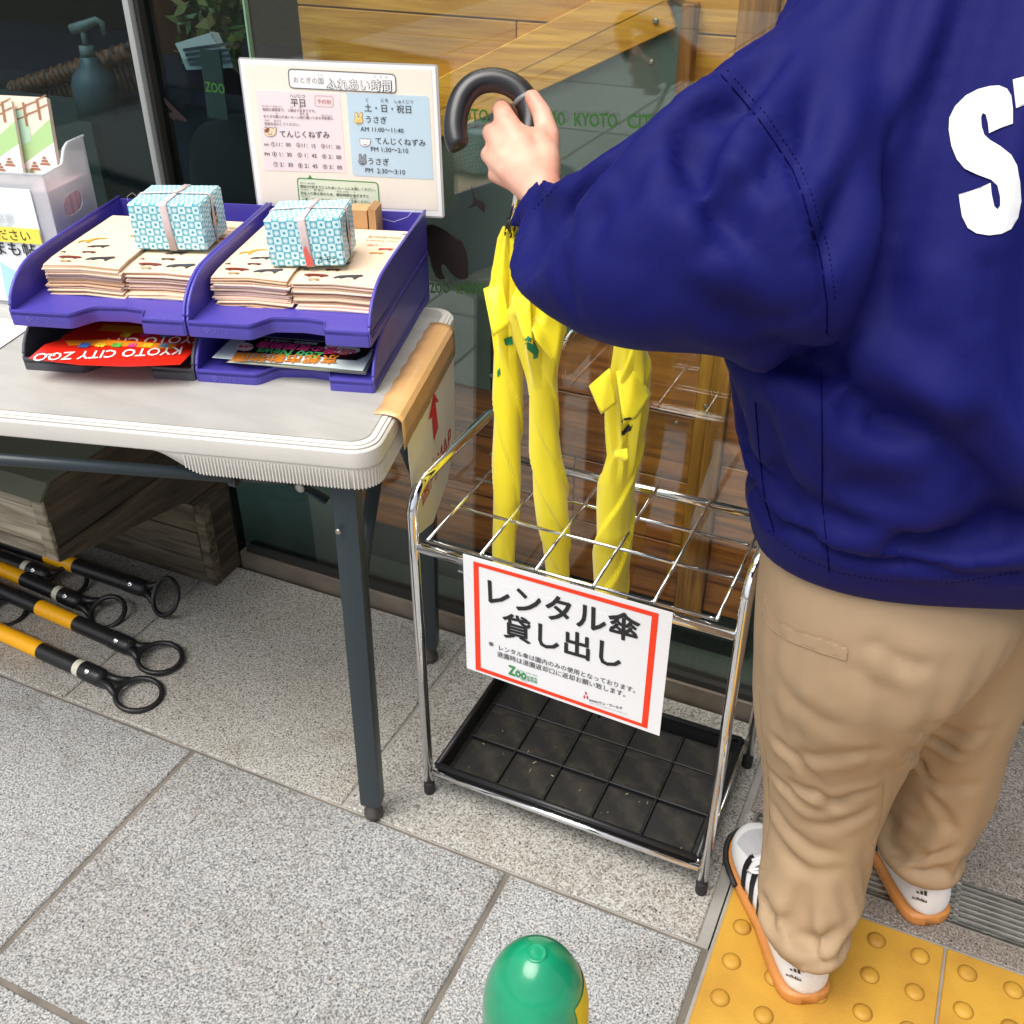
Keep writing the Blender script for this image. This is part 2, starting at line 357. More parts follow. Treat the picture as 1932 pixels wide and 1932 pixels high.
for k in range(-5, 1):
    x0 = -.6505+.6015*k; x1 = min(x0+.6015, -.050)
    slab(x0+.003, -.111, x1-.003, .3515, g_warm, -random.random()*.0006)
# beyond the tactile tiles: granite borders either side of the drain
for k in range(3):
    slab(-.030+.9*k, .0355, .868+.9*k, .0745, g_brown); 
for k in range(4): slab(-.044+.6*k+.003, .1615, .556+.6*k-.003, .545, g_brown)
slab(-.047, .0355, -.032, .157, g_warm)
# far paving (seen only mirrored in the glass)
for ix in range(-5, 9):
    for iy in range(5):
        slab(ix*.9-.02, -8+iy*1.13, ix*.9+.86, -8+iy*1.13+1.10, g_grey)
for k in range(-1, 7):
    for r in range(6):
        if k*.6+.95 > 1.0: slab(.29+.602*k+.3, -.57-.46*(r-1)+.004-.46, .29+.602*k+.3+.596, -.57-.46*(r-1)-.004, g_grey)

# tactile paving: 300 mm tiles with 25 studs
tp = empty('tactile_paving', (0, 0, 0), 'yellow tactile paving tiles with round raised studs', kind='structure')
stud = MB(); stud.lathe([(.0125, -.001), (.0122, .0010), (.0106, .0036), (.0078, .0052), (.004, .0058), (.0004, .0059)], (0, 0, 0), n=20)
groove = MB(); groove.lathe([(.0142, -.0001), (.0142, .0003), (.0122, .0004), (.0122, -.0001)], (0, 0, 0), n=20)
stud.k = 1; stud.add([(r_*math.cos(a_), r_*math.sin(a_), z_) for r_, z_ in ((.0119, .0007), (.0136, .00045)) for a_ in [2*math.pi*i/24 for i in range(24)]], [(i, (i+1) % 24, 24+(i+1) % 24, 24+i) for i in range(24)])
studm = None
for ix in range(3):
    for iy in range(3):
        if ix == 2 and iy == 2: continue
        x0 = -.0290+ix*.3035; y0 = -.271-iy*.3035+.0
        t = MB().box((x0+.001, y0+.001, -.03), (x0+.3005, y0+.3005, .001)).build('tile', tact, tp, bevel=.0015, seg=1)
        for i in range(5):
            for j in range(5):
                c = (x0+.0305+i*.0601-.0005, y0+.2705-j*.0601, .0008)
                if studm is None:
                    s_ = stud.build('stud', [tact, mat('stud_dirt', (.27, .135, .015), .9)], t, loc=(0, 0, 0)); studm = s_.data; s_.location = c
                else: inst('stud', studm, t, c)

# drain channel with slotted steel grate
dr = empty('drain_grate', (-.02, .115, 0), 'long slotted stainless steel drain grate set in the paving', 'drain')
m = MB(); m.box((-.030, .0775, -.03), (2.2, .0815, .001)); m.box((-.030, .154, -.03), (2.2, .158, .001)); m.box((-.030, .0815, -.03), (-.026, .154, .001)); m.build('channel_frame', steel_b, dr)
MB().box((-.026, .0815, -.05), (2.2, .154, -.03)).build('channel_floor', black_rub, dr)
bar = MB().box((0, 0, -.012), (1.7, .0042, -.0005)); bo = None
for k in range(7):
    y = .0838+k*.0101
    if bo is None: bo = bar.build('slot_bar', steel_b, dr, loc=(0, 0, 0)); bo.location = (-.026+.02+.0, y-.115, 0)
    else: inst('slot_bar', bo.data, dr, (-.006, y-.115, 0))
    
cb = None
for k in range(12):
    x = -.012+k*.145
    if cb is None: cb = MB().box((0, .0815-.115, -.014), (.006, .154-.115, -.0015)).build('cross_bar', steel_b, dr, loc=(0, 0, 0)); cb.location = (x+.02, 0, 0)
    else: inst('cross_bar', cb.data, dr, (x+.02, 0, 0))

# ------------------------------------------------------------------ shop front
sf = empty('shop_front', (-.6, .37, 0), 'glazed shop front with metal sill, large clear panes and a pale upright post', 'shop front')
m = MB(); m.box((-1.205, .358, -.03), (.05, .40, .038)); m.build('sill', steel_dull, sf, bevel=.002)
m = MB(); m.box((-1.19, .364, .038), (.05, .392, .052)); m.build('glazing_bead', dark_frame, sf)
MB().box((-1.2415, .352, -.0), (-1.229, .400, 2.4)).build('pale_post', alu, sf, bevel=.002)
MB().box((-1.2285, .362, .0), (-1.2190, .398, 2.4)).build('mullion', dark_frame, sf, bevel=.002)
MB().box((-1.2185, .376, .052), (-1.0225, .382, 2.4)).build('pane', glass_l, sf)
MB().box((-1.0195, .376, .052), (.045, .382, 2.4)).build('pane', glass, sf)
edge_g = mat('glass_edge', rgb(120, 165, 140), .2)
MB().box((-1.0222, .3745, .62), (-1.0193, .3835, 2.4)).build('pane_edge', edge_g, sf)
MB().box((-4.0, .376, .45), (-1.242, .382, 2.4)).build('pane', glass_l, sf)
m = MB(); m.box((.045, .36, 0), (.085, .40, 2.4)); m.build('corner_post', dark_frame, sf, bevel=.002)
m = MB(); m.box((.050, .40, .05), (.056, .56, 2.4)); m.build('return_pane', glass, sf)
# door track at the recessed doorway
dt = MB(); dt.box((.04, .552, -.0), (2.4, .558, .006)); dt.build('track_edge', steel, sf)
dt = MB(); dt.box((.04, .5585, -.03), (2.4, .60, .0035)); dt.build('track_channel', dark_frame, sf)
dt = MB(); dt.box((.04, .6005, -.03), (2.4, .606, .007)); dt.build('track_edge', steel, sf)
dt = MB(); dt.box((.04, .6065, -.03), (2.4, .67, .004)); dt.build('threshold', steel_b, sf)
MB().box((.06, .63, .02), (2.4, .636, 2.4)).build('door_pane', glass, sf)
m = MB(); m.box((-4.2, .33, 2.4), (2.6, .55, 3.4)); m.build('fascia', mat('fascia', (.25, .22, .18), .7), sf)

# room behind the glass
rm = empty('interior', (-1, 1, 0), 'dim room behind the shop glass', kind='structure')
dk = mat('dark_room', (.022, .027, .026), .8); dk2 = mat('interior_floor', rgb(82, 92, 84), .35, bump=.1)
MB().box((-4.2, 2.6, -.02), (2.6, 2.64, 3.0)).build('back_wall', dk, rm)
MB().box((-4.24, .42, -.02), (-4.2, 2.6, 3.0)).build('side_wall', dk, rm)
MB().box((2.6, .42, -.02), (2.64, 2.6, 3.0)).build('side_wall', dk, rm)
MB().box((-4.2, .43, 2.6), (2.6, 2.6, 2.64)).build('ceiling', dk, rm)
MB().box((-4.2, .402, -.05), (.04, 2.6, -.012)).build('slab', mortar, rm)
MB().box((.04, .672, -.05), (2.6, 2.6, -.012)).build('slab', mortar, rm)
for k in range(11):
    MB().box((-4.0+.6*k, .404 if k < 7 else .675, -.012), (-3.404+.6*k if k != 6 else .035, .75, .0)).build('floor_tile', dk2, rm)
    MB().box((-4.0+.6*k, .754, -.012), (-3.404+.6*k, 1.35, .0)).build('floor_tile', dk2, rm)

# wooden display wall just inside
wl = empty('display_wall', (-.6, .5, 0), 'plank clad wooden display wall standing just behind the shop glass', 'wooden wall')
zs = [.10, .235, .37, .50, .63, .76, .895, 1.095, 1.23, 1.37, 1.52]
for i in range(len(zs)-1):
    xs = [-1.012, -.62+.12*(i % 3), -.285]
    for j in range(2):
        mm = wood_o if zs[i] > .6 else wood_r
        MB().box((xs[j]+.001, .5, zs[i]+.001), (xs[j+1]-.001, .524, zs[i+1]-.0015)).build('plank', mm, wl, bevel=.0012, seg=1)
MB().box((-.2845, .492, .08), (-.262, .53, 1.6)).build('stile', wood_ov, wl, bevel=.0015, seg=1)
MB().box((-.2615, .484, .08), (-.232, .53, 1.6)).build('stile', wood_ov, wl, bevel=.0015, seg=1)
for i, (a, b) in enumerate([(.10, .42), (.42, .70), (.70, 1.0), (1.0, 1.083), (1.085, 1.4)]):
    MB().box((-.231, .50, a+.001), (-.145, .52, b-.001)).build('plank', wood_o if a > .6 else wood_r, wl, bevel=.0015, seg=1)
MB().box((-.36, .476, .66), (-.340, .499, 1.135)).build('stile', wood_ov, wl, bevel=.0015, seg=1)
MB().box((-1.012, .5245, .0), (-.145, .55, 1.6)).build('backing_panel', dk, wl)
MB().box((-1.012, .51, .0), (-.145, .5235, .098)).build('plinth', dk, wl)
# slanted rails over the slate panel
frm = frame((-.395, .492, 1.137), (-.338, 0, -.163), (0, 0, 1))
panel_m = mat('slate_panel', rgb(92, 106, 98), .5, var=.25, vscale=5)
pn = MB(); P = [(-.790, .478), (-.664, .478), (-.662, .585), (-.36, .655), (-.36, 1.128), (-.384, 1.136), (-.800, .932)]
pn.prism(P, .486, .499, Matrix(((1, 0, 0, 0), (0, 0, 1, 0), (0, 1, 0, 0), (0, 0, 0, 1)))); pn.build('slate_panel', panel_m, wl)
for (a, b, w_) in (((-.384, 1.140), (-.830, .9205), .040), ((-.384, 1.1855), (-.830, .966), .045)):
    e = Vector((b[0]-a[0], 0, b[1]-a[1])); Lg = e.length; fr = frame((a[0], .476, a[1]), e, (0, 1, 0))
    MB().box((0, 0, 0), (Lg, .022, w_), frame((a[0], .476, a[1]), e, (0, 1, 0))).build('slanted_rail', wood_o, wl, bevel=.0015, seg=1)
# acrylic sheet screwed in front of the planks
scr = MB().lathe([(.0001, 0), (.0042, 0), (.0042, .0012), (.003, .002), (.0001, .002)], (0, 0, 0), (0, -1, 0), 14)
sc0 = None
for q in [(927, 709), (927, 857), (1276, 798), (1331, 767), (1237, 40), (1229, 118)]:
    p = at_y(*q, .4745)
    s_ = scr.build('screw', steel_b, wl, loc=(0, 0, 0)) if sc0 is None else inst('screw', sc0.data, wl)
    sc0 = sc0 or s_; s_.location = p-Vector(wl['_o'])

# stickers on the glass: animals and running text
GP = Plane((0, .3745, 0), (0, -1, 0))
hip = smooth_poly([(808, 420), (838, 432), (862, 452), (872, 455), (874, 462), (882, 478), (884, 520), (880, 527), (862, 526), (850, 514), (838, 498), (832, 500), (835, 518), (842, 526), (826, 528), (816, 508), (812, 490), (806, 470), (801, 440)], 1)
for nm, pts, lab in [('animal_sticker', hip, 'dark brown hippopotamus silhouette sticker on the glass beside the violet trays'),
                ('animal_sticker', [(888, 350), (896, 372), (903, 378), (912, 381), (916, 388), (914, 402), (906, 395), (899, 388), (889, 392), (881, 393), (892, 384), (893, 376)], 'small black flying bird sticker on the glass below the umbrella handle'),
                ('animal_sticker', [(310, 183), (325, 199), (352, 225), (354, 231), (338, 226), (330, 224), (331, 229), (321, 221), (318, 213), (326, 212), (312, 195)], 'black bird sticker with spread wing feathers on the glass left of the notice')]:
    mb = MB(); A = [GP.w(x, y) for x, y in pts]; A2 = [a+Vector((0, -.0004, 0)) for a in A]
    n = len(A); mb.add(A+A2, [tuple(range(n)), tuple(range(n, 2*n))]+[(i, (i+1) % n, n+(i+1) % n, n+i) for i in range(n)])
    tag(mb.build(nm, mat('sticker_brown', (.018, .010, .010), .5)), lab, 'sticker', 'animal stickers on the shop glass')
gtx = mat('glass_print_green', rgb(52, 108, 34), .5, alpha=.9)
tb = MB(); [put_text(tb, GP, w_, (x0, 229+(x0-879)*.0415), (x1, 229+(x1-879)*.0415), lift=.0004, bold=.02, xh=.0180) for w_, x0, x1 in (('KYOTO', 844, 922), ('CITY', 944, 1006), ('ZOO', 1022, 1066), ('KYOTO', 1084, 1164), ('CITY', 1184, 1246), ('ZOO', 1268, 1312))]
tag(tb.build('glass_lettering', gtx), 'green running text line across the glass behind the gripping hand', 'lettering', 'green lettering lines on the glass')
tb = MB(); [put_text(tb, GP, w_, (x0, 552+(x0-812)*.04), (x1, 552+(x1-812)*.04), lift=.0004, bold=.02, xh=.0165) for w_, x0, x1 in (('ZOO', 812, 848), ('KYOTO', 862, 932), ('CITY', 950, 1004))]
tag(tb.build('glass_lettering', gtx), 'green text line on the glass below the hippopotamus sticker', 'lettering', 'green lettering lines on the glass')
tb = MB(); put_text(tb, GP, 'ZOO', (389, 172), (425, 177), lift=.0004, bold=.015, hs=1.25)
tag(tb.build('glass_lettering', gtx), 'short green word on the glass left of the white timetable notice', 'lettering', 'green lettering lines on the glass')

# ------------------------------------------------------------------ board-marked concrete counter under the left window
XC = -1.21
ct = empty('counter', (XC-.4, .1, 0), 'brown board marked counter block with overhanging front beside the shop glass', 'counter')
prof = [(-.070, .293), (-.067, .412), (-.045, .436), (.362, .436), (.362, 0), (.285, 0), (.272, .205), (.235, .232)]
core = MB(); fr = Matrix(((0, 0, 1, XC), (1, 0, 0, 0), (0, 1, 0, 0), (0, 0, 0, 1)))
inner = [(-.062, .300), (-.060, .408), (-.042, .430), (.360, .430), (.360, 0), (.293, 0), (.280, .200), (.240, .226)]
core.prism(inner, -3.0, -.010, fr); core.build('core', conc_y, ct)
# end-face boards, grain running into the building
def clip_board(z0, z1):
    # intersection of profile with band z0..z1, as polygon via sampling of edges
    P = prof; out = []
    def cl(Q, f):
        res = []
        for i in range(len(Q)):
            a, b = Q[i], Q[(i+1) % len(Q)]; fa, fb = f(a), f(b)
            if fa >= 0: res.append(a)
            if fa*fb < 0: t = fa/(fa-fb); res.append((a[0]+(b[0]-a[0])*t, a[1]+(b[1]-a[1])*t))
        return res
    Q = cl(P, lambda p: p[1]-z0); return cl(Q, lambda p: z1-p[1])
hb = [0, .075, .150, .222, .262, .318, .372, .437]
for i in range(len(hb)-1):
    Q = clip_board(hb[i]+.0008, hb[i+1]-.0008)
    if len(Q) < 3: continue
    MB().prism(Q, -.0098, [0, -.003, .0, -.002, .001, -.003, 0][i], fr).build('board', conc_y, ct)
for i, (z0, z1, dy) in enumerate([(.295, .318, 0), (.319, .395, .004), (.396, .414, 0)]):
    for k in range(3):
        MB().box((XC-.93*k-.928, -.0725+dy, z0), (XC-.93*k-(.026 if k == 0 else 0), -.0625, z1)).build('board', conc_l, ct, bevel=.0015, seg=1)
MB().box((XC-.0255, -.0735, .2935), (XC-.001, -.0635, .414)).build('corner_strip', conc_l, ct, bevel=.002, seg=1)
MB().prism([(-.074, .4145), (-.050, .4385), (.355, .4385), (.355, .4315), (-.048, .4315), (-.066, .4145)], -3.0, -.002, fr).build('counter_top', mat('counter_top_green', rgb(92, 96, 78), .6, bump=.3, var=.2), ct)
for i, (z0, z1) in enumerate([(0.0, .062), (.063, .128), (.129, .196)]):
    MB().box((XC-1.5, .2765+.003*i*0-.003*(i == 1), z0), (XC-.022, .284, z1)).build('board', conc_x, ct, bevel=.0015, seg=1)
MB().prism([(XC-.021, .2735), (XC+.002, .2735), (XC+.0035, .300), (XC-.021, .300)], 0, .197).build('corner_strip', conc_x, ct, bevel=.003, seg=1)

# ---- things standing inside behind the glass
gi = 'things standing inside the window'
def isurf(px, py, y): return at_y(px, py, y)
desk = empty('desk', (-2.0, .75, 0), 'dark teal desk seen dimly through the left pane', 'desk')
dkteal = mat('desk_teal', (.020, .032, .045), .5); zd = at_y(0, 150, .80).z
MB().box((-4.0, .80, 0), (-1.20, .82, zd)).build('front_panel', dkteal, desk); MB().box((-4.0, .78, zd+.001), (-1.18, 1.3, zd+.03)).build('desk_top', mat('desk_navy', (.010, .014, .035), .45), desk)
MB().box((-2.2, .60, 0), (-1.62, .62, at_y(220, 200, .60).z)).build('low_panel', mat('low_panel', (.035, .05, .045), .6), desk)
bt = empty('pump_bottle', isurf(184, 190, .56), 'white pump bottle standing inside the left window', 'bottle')
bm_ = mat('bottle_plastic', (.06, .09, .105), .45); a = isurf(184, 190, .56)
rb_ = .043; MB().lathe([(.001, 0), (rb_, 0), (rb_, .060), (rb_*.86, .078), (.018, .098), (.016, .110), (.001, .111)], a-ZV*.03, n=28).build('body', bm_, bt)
m = MB(); tp_ = a+ZV*.078; m.tube([tp_, tp_+ZV*.022], .014, 16); m.tube([tp_+ZV*.022, tp_+ZV*.05], .006, 12); m.build('pump_collar', mat('pump', (.14, .17, .16), .5), bt)
m = MB(); m.tube([tp_+ZV*.050-_r*.022, tp_+ZV*.055, tp_+ZV*.066+_r*.030, tp_+ZV*.062+_r*.038, tp_+ZV*.040+_r*.040], [.009, .010, .007, .006, .005], 12); m.build('pump_head', mat('pump', (.14, .17, .16), .5), bt)
wick = mat('wicker', (.22, .07, .02), .6, bump=1, bscale=120, var=1, vscale=60, col2=(.03, .015, .008))
bk = empty('wicker_basket', isurf(140, 130, .70), 'reddish wicker basket rim seen inside behind the pump bottle', 'basket')
m = MB(); A_ = isurf(20, 172, .70); B_ = isurf(250, 96, .70); nseg = 60
for k in range(2):
    P = [A_.lerp(B_, i/nseg)+ZV*.012*math.sin(i*1.3+k*math.pi)+Vector((0, 1, 0))*.012*math.cos(i*1.3+k*math.pi) for i in range(nseg+1)]; m.tube(P, .010, 8)
m.build('braided_rim', wick, bk)
m = MB()
for i in range(26):
    p = A_.lerp(B_, i/26); m.tube([p+ZV*(-.01), p+ZV*(-.07)+_r*.01], .004, 6)
m.build('woven_side', wick, bk)
pt = empty('terracotta_pot', isurf(316, 70, .75), 'terracotta flower pot seen through the narrow pane', 'plant pot')
a = isurf(318, 96, .75); MB().lathe([(.001, 0), (.045, 0), (.060, .10), (.068, .10), (.070, .125), (.062, .127), (.058, .11), (.001, .105)], a, n=28).build('pot', mat('terracotta', (.30, .075, .03), .7), pt)
m = MB()
rl = random.Random(3)
for k in range(420):
    px_, py_ = rl.uniform(335, 452), rl.uniform(-60, 118)
    c = isurf(px_, py_, rl.uniform(.66, .95)); l_ = rl.uniform(.012, .03); d_ = Vector((rl.gauss(0, 1), rl.gauss(0, 1), rl.gauss(0, 1))).normalized(); s_ = d_.cross(Vector((rl.gauss(0, 1), rl.gauss(0, 1), rl.gauss(0, 1)))).normalized()*l_*.35
    m.k = rl.choice([0, 0, 1, 2]); m.add([c-d_*l_, c+s_, c+d_*l_, c-s_], [(0, 1, 2, 3)])
tag(m.build('foliage', [mat('leaf_green', (.05, .12, .02), .5), mat('leaf_olive', (.16, .16, .03), .5), mat('leaf_dry', (.30, .22, .08), .6)], recalc=False), 'green and straw coloured foliage behind the narrow pane', 'plant', kind='stuff')
nw = empty('newspaper', isurf(385, 110, .64), 'folded grey newspaper sheets with red and dark stripes behind the narrow pane', 'newspaper')
for k, (q_, mt) in enumerate([([(330, 82), (395, 62), (420, 100), (345, 112)], (200, 200, 196)), ([(340, 104), (428, 90), (440, 128), (352, 132)], (170, 182, 186)), ([(395, 60), (412, 62), (440, 124), (420, 120)], (214, 196, 190))]):
    P = [isurf(x, y, .64+.01*k) for x, y in q_]; m = MB(); m.add(P+[p+Vector((0, .002, 0)) for p in P], [(0, 1, 2, 3), (7, 6, 5, 4), (0, 4, 5, 1), (1, 5, 6, 2), (2, 6, 7, 3), (3, 7, 4, 0)]); m.build('sheet', inkm('news%d' % k, *mt), nw)
m = MB()
for k in range(4): A2, B2 = isurf(346+k*4, 98+k*9, .637), isurf(432+k*2, 86+k*11, .637); m.add([A2, B2, B2+ZV*.006, A2+ZV*.006], [(0, 1, 2, 3)])
m.build('stripes', inkm('news_dark', 60, 66, 76), nw)
cb2 = empty('chair', isurf(420, 300, .60), 'black rounded chair back standing inside behind the notice', 'chair')
q_ = smooth_poly([(356, 392), (354, 300), (360, 250), (384, 228), (430, 222), (480, 226), (500, 260), (504, 400)], 2); P = [isurf(x, y, .60) for x, y in q_]; n_ = len(P)
m = MB(); m.add(P+[p+Vector((0, .05, 0)) for p in P], [tuple(range(n_)), tuple(range(n_, 2*n_))[::-1]]+[(i, (i+1) % n_, n_+(i+1) % n_, n_+i) for i in range(n_)]); m.build('backrest', black_rub, cb2, recalc=True, bevel=.008)
m = MB(); m.tube([isurf(430, 390, .63), Vector((isurf(430, 390, .63).x, .66, .40)), Vector((isurf(430, 390, .63).x, .80, .38))], .02, 10); m.build('back_support', black_rub, cb2)
m = MB(); m.prism(rrect(-.2, 0, .2, .4, .06), .38, .44, Matrix.Translation((isurf(430, 390, .63).x, .66, 0))); m.build('seat', black_rub, cb2, bevel=.01)
m = MB()
for dx, dy in ((-.17, .04), (.17, .04), (-.17, .36), (.17, .36)): m = MB(); m.tube([(isurf(430, 390, .63).x+dx, .66+dy, 0), (isurf(430, 390, .63).x+dx, .66+dy, .38)], .012, 8); m.build('leg', dark_frame, cb2)
m = MB(); P = [isurf(x, y, .56) for x, y in [(376, 93), (414, 97), (430, 226), (392, 222)]]
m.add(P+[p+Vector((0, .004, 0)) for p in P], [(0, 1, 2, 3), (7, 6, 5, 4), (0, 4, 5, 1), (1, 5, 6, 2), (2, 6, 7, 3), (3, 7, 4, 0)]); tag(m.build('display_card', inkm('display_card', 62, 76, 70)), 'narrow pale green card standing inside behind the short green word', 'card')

# ================================================================== TABLE
TA = R(14.6); E1 = Vector((math.cos(TA), math.sin(TA), 0)); E2 = Vector((-math.sin(TA), math.cos(TA), 0)); ZV = Vector((0, 0, 1))
TC = Vector((-.524, -.120, 0))            # front right corner of the table edge
TW, TD = 1.55, .46
TF = Matrix((E1, E2, ZV)).transposed().to_4x4(); TF.translation = TC
tb_ = empty('folding_table', TC-E1*.7+E2*.2, 'long pale grey folding table with rounded rim and dark grey steel legs', 'table')
m = MB(); m.prism(rrect(-TW, 0, 0, TD, .035, 8), .673, .699, TF); m.build('tabletop', tab_rim, tb_, bevel=.005, seg=3)
m = MB(); m.prism(rrect(-TW+.004, .004, -.004, TD-.004, .032, 8), .6995, .7015, TF); m.prism(rrect(-TW+.009, .009, -.009, TD-.009, .028, 8), .7018, .7032, TF); m.build('rim_ridge', tab_rim, tb_, bevel=.0009, seg=2)
m = MB(); m.prism(rrect(-TW+.017, .017, -.017, TD-.017, .024, 8), .7036, .7046, TF); m.build('top_panel', tab_top, tb_)
# ribbed skirt that thickens round the leg end
m = MB()
sk = [(-.295, .004), (-.275, .004), (-.25, .004)]+[(-.035+.0*i, .004) for i in range(1)]
def skirt_path():
    P = [(-.30+.0045*i, .003) for i in range(int(.262/.0045)+1)]
    P += [(-.036+.033*math.sin(a), .036-.033*math.cos(a)) for a in [math.pi/2*i/11 for i in range(1, 12)]]
    P += [(-.003, .036+.0045*i) for i in range(1, int((TD-.072)/.0045))]
    return P
SP = skirt_path(); low = []
for i, (x, y) in enumerate(SP):
    if y < .0035 and x < -.2: k = min(1, max(0, (x+.30)/.07)); k = k*k*(3-2*k)
    else: k = 1
    low.append(.673-.029*k)
outer = [TF @ Vector((x, y, .6735)) for x, y in SP]; outl = [TF @ Vector((x, y, low[i])) for i, (x, y) in enumerate(SP)]
inn = [TF @ Vector((x-.006 if y > .02 else x, y+.006 if y <= .04 else y, low[i])) for i, (x, y) in enumerate(SP)]
m.loft([outer, outl, inn], cap=False, smooth=True, closed=False); m.build('skirt', tab_rim, tb_, recalc=False)
m = MB()
for i in range(10, len(SP)-1):
    x, y = SP[i]; 
    d_ = Vector((0, -1, 0)) if y < .0035 else (Vector((1, 0, 0)) if x > -.0035 else Vector((x+.036, y-.036, 0)).normalized())
    sd_ = Vector((-d_.y, d_.x, 0)); o_ = Vector((x, y, 0))
    if low[i] > .668: continue
    c_ = [o_-sd_*.0011+d_*-.0005, o_+sd_*.0011+d_*-.0005, o_+sd_*.0008+d_*.0014, o_-sd_*.0008+d_*.0014]
    m.add([TF @ (v+Vector((0, 0, low[i]-.0006))) for v in c_]+[TF @ (v+Vector((0, 0, .670))) for v in c_], [(0, 1, 2, 3), (7, 6, 5, 4), (0, 4, 5, 1), (1, 5, 6, 2), (2, 6, 7, 3), (3, 7, 4, 0)])
tag(m.build('skirt_ribs', tab_rim, tb_), kind='stuff')
def leg(fx, fy, tx, ty, w_=.033, dp=.020):
    a = Vector((fx, fy, .035)); b = Vector((tx, ty, .668)); z_ = (b-a); Lg = z_.length; z_.normalize()
    fr = frame(a, E1-z_*E1.dot(z_), z_.cross(E1)); fr = Matrix((fr.col[0].xyz, fr.col[1].xyz, fr.col[2].xyz)).transposed().to_4x4(); fr.translation = a
    o = MB().box((-w_/2, -dp/2-.004, 0), (w_/2, dp/2+.004, Lg), fr).build('leg', leg_grey, tb_, bevel=.003)
    foot = MB().lathe([(.0002, 0), (.0125, .0), (.0155, .006), (.0150, .016), (.010, .026), (.008, .04)], (fx, fy, 0), n=20)
    foot.build('foot', mat('foot_worn', (.07, .062, .056), .5, var=.5, vscale=90), o)
    return o
leg(-.592, -.108, -.586, -.098); leg(-.690, .262, -.672, .262)
leg(-1.86, -.47, -1.86, -.46); leg(-1.98, -.10, -1.98, -.10)
m = MB(); rv = MB().lathe([(.0001, 0), (.0075, 0), (.0075, .002), (.004, .0042), (.0001, .0045)], (0, 0, 0), (0, -1, 0), 16)
a = at_x(668, 1030, -.588); 
m = MB(); m.tube([Vector((-.597, -.085, .42)), Vector((-.610, -.03, .50)), Vector((-.655, .14, .655))], .011, 10, flat=.55); m.build('leg_brace', leg_grey, tb_)
m = MB(); m.tube([Vector((-.632, .09, .655)), Vector((-.668, .18, .52)), Vector((-.686, .24, .43))], .009, 10, flat=.55); m.build('leg_brace', leg_grey, tb_)
m = MB(); m.tube([at_y(548, 905, -.112), at_y(618, 945, -.104)], .0095, 8, flat=.35); m.build('hinge_bracket', leg_grey, tb_)
pa = at_y(560, 918, -.122); r1_ = rv.build('rivet', steel_b, tb_, loc=(0, 0, 0)); r1_.location = at_y(566, 919, -.122)-Vector(tb_['_o'])
r2_ = inst('rivet', r1_.data, tb_, at_y(638, 1003, -.122)-Vector(tb_['_o'])); r2_.scale = (.6, .6, .6)
m = MB(); P0 = at_z(440, 899, .635); P1 = at_z(0, 866, .635); dd = (P1-P0).normalized(); m.tube([P0, P1+dd*.55], .0085, 14); m.build('under_bar', leg_grey, tb_)
m = MB(); m.tube([P0-dd*.0, P0-dd*.075], .0055, 10); m.box((-.006, -.006, -.012), (.006, .006, .03), Matrix.Translation(P0)); m.build('bar_clip', black_pl, tb_)

# hanging route paper taped over the table end
PP = Plane(TC+E1*.0085+E2*.0, -(-E1))
hp = empty('hanging_paper', TC+E2*.2+ZV*.6, 'white paper with red arrow taped by packing tape over the table end', 'paper sign')
def onend(px, py): return at_pl(px, py, PP.P0, PP.n)
q = [onend(*p) for p in [(768, 812), (856, 648), (858, 828), (845, 905), (818, 985), (786, 1012), (779, 930), (772, 870)]]
m = MB(); n_ = len(q); m.add(q+[v-E1*.0008 for v in q], [tuple(range(n_)), tuple(range(n_, 2*n_))[::-1]]+[(i, (i+1) % n_, n_+(i+1) % n_, n_+i) for i in range(n_)]); m.build('sheet', mat('paper_grubby', rgb(232, 228, 220), .45, var=.08, vscale=9, bump=.3, bscale=14), hp)
m = MB(); m.add([PP.w(*p, .0008) for p in [(818, 741), (827, 757), (821, 760), (826, 806), (818, 832), (815, 796), (815, 786), (808, 792), (813, 768)]], [tuple(range(9))]); m.build('red_arrow', mat('arrow_red', rgb(205, 22, 28), .4), hp)
m = MB(); put_text(m, PP, '園内MAP', (797, 952), (851, 838), lift=.0008, hs=1.0); m.build('lettering', mat('marker_red', rgb(200, 40, 45), .5), hp)
# the tape: strip on the top, over the edge and down
tp0 = TC+E2*.020; 
def tpp(al, x, z): return TC+E1*x+E2*al+ZV*z
rows = []
NR = 26
for i in range(NR+1):
    al = .088+(.30)*i/NR; w0 = .027+.0015*math.sin(i*1.7); wr = .0009*noise.noise(Vector((i*.31, 0, 0)))
    dn = .034+.004*noise.noise(Vector((i*.4, 3, 0)))
    rows.append([tpp(al, -w0, .7053), tpp(al+.002, -w0*.5, .7056+abs(wr)), tpp(al, -.0035, .7052+abs(wr)*.6), tpp(al, .0045, .7022), tpp(al, .0092+abs(wr), .6965), tpp(al-.001, .0100+abs(wr)*1.5, .676), tpp(al, .0102, .69-dn)])
m = MB(); m.loft(rows, cap=False, closed=False); o = m.build('packing_tape', tapem, hp, recalc=False); o.data.set_sharp_from_angle(angle=R(20))
sm_ = o.modifiers.new('thick', 'SOLIDIFY'); sm_.thickness = .0005; sm_.offset = 1

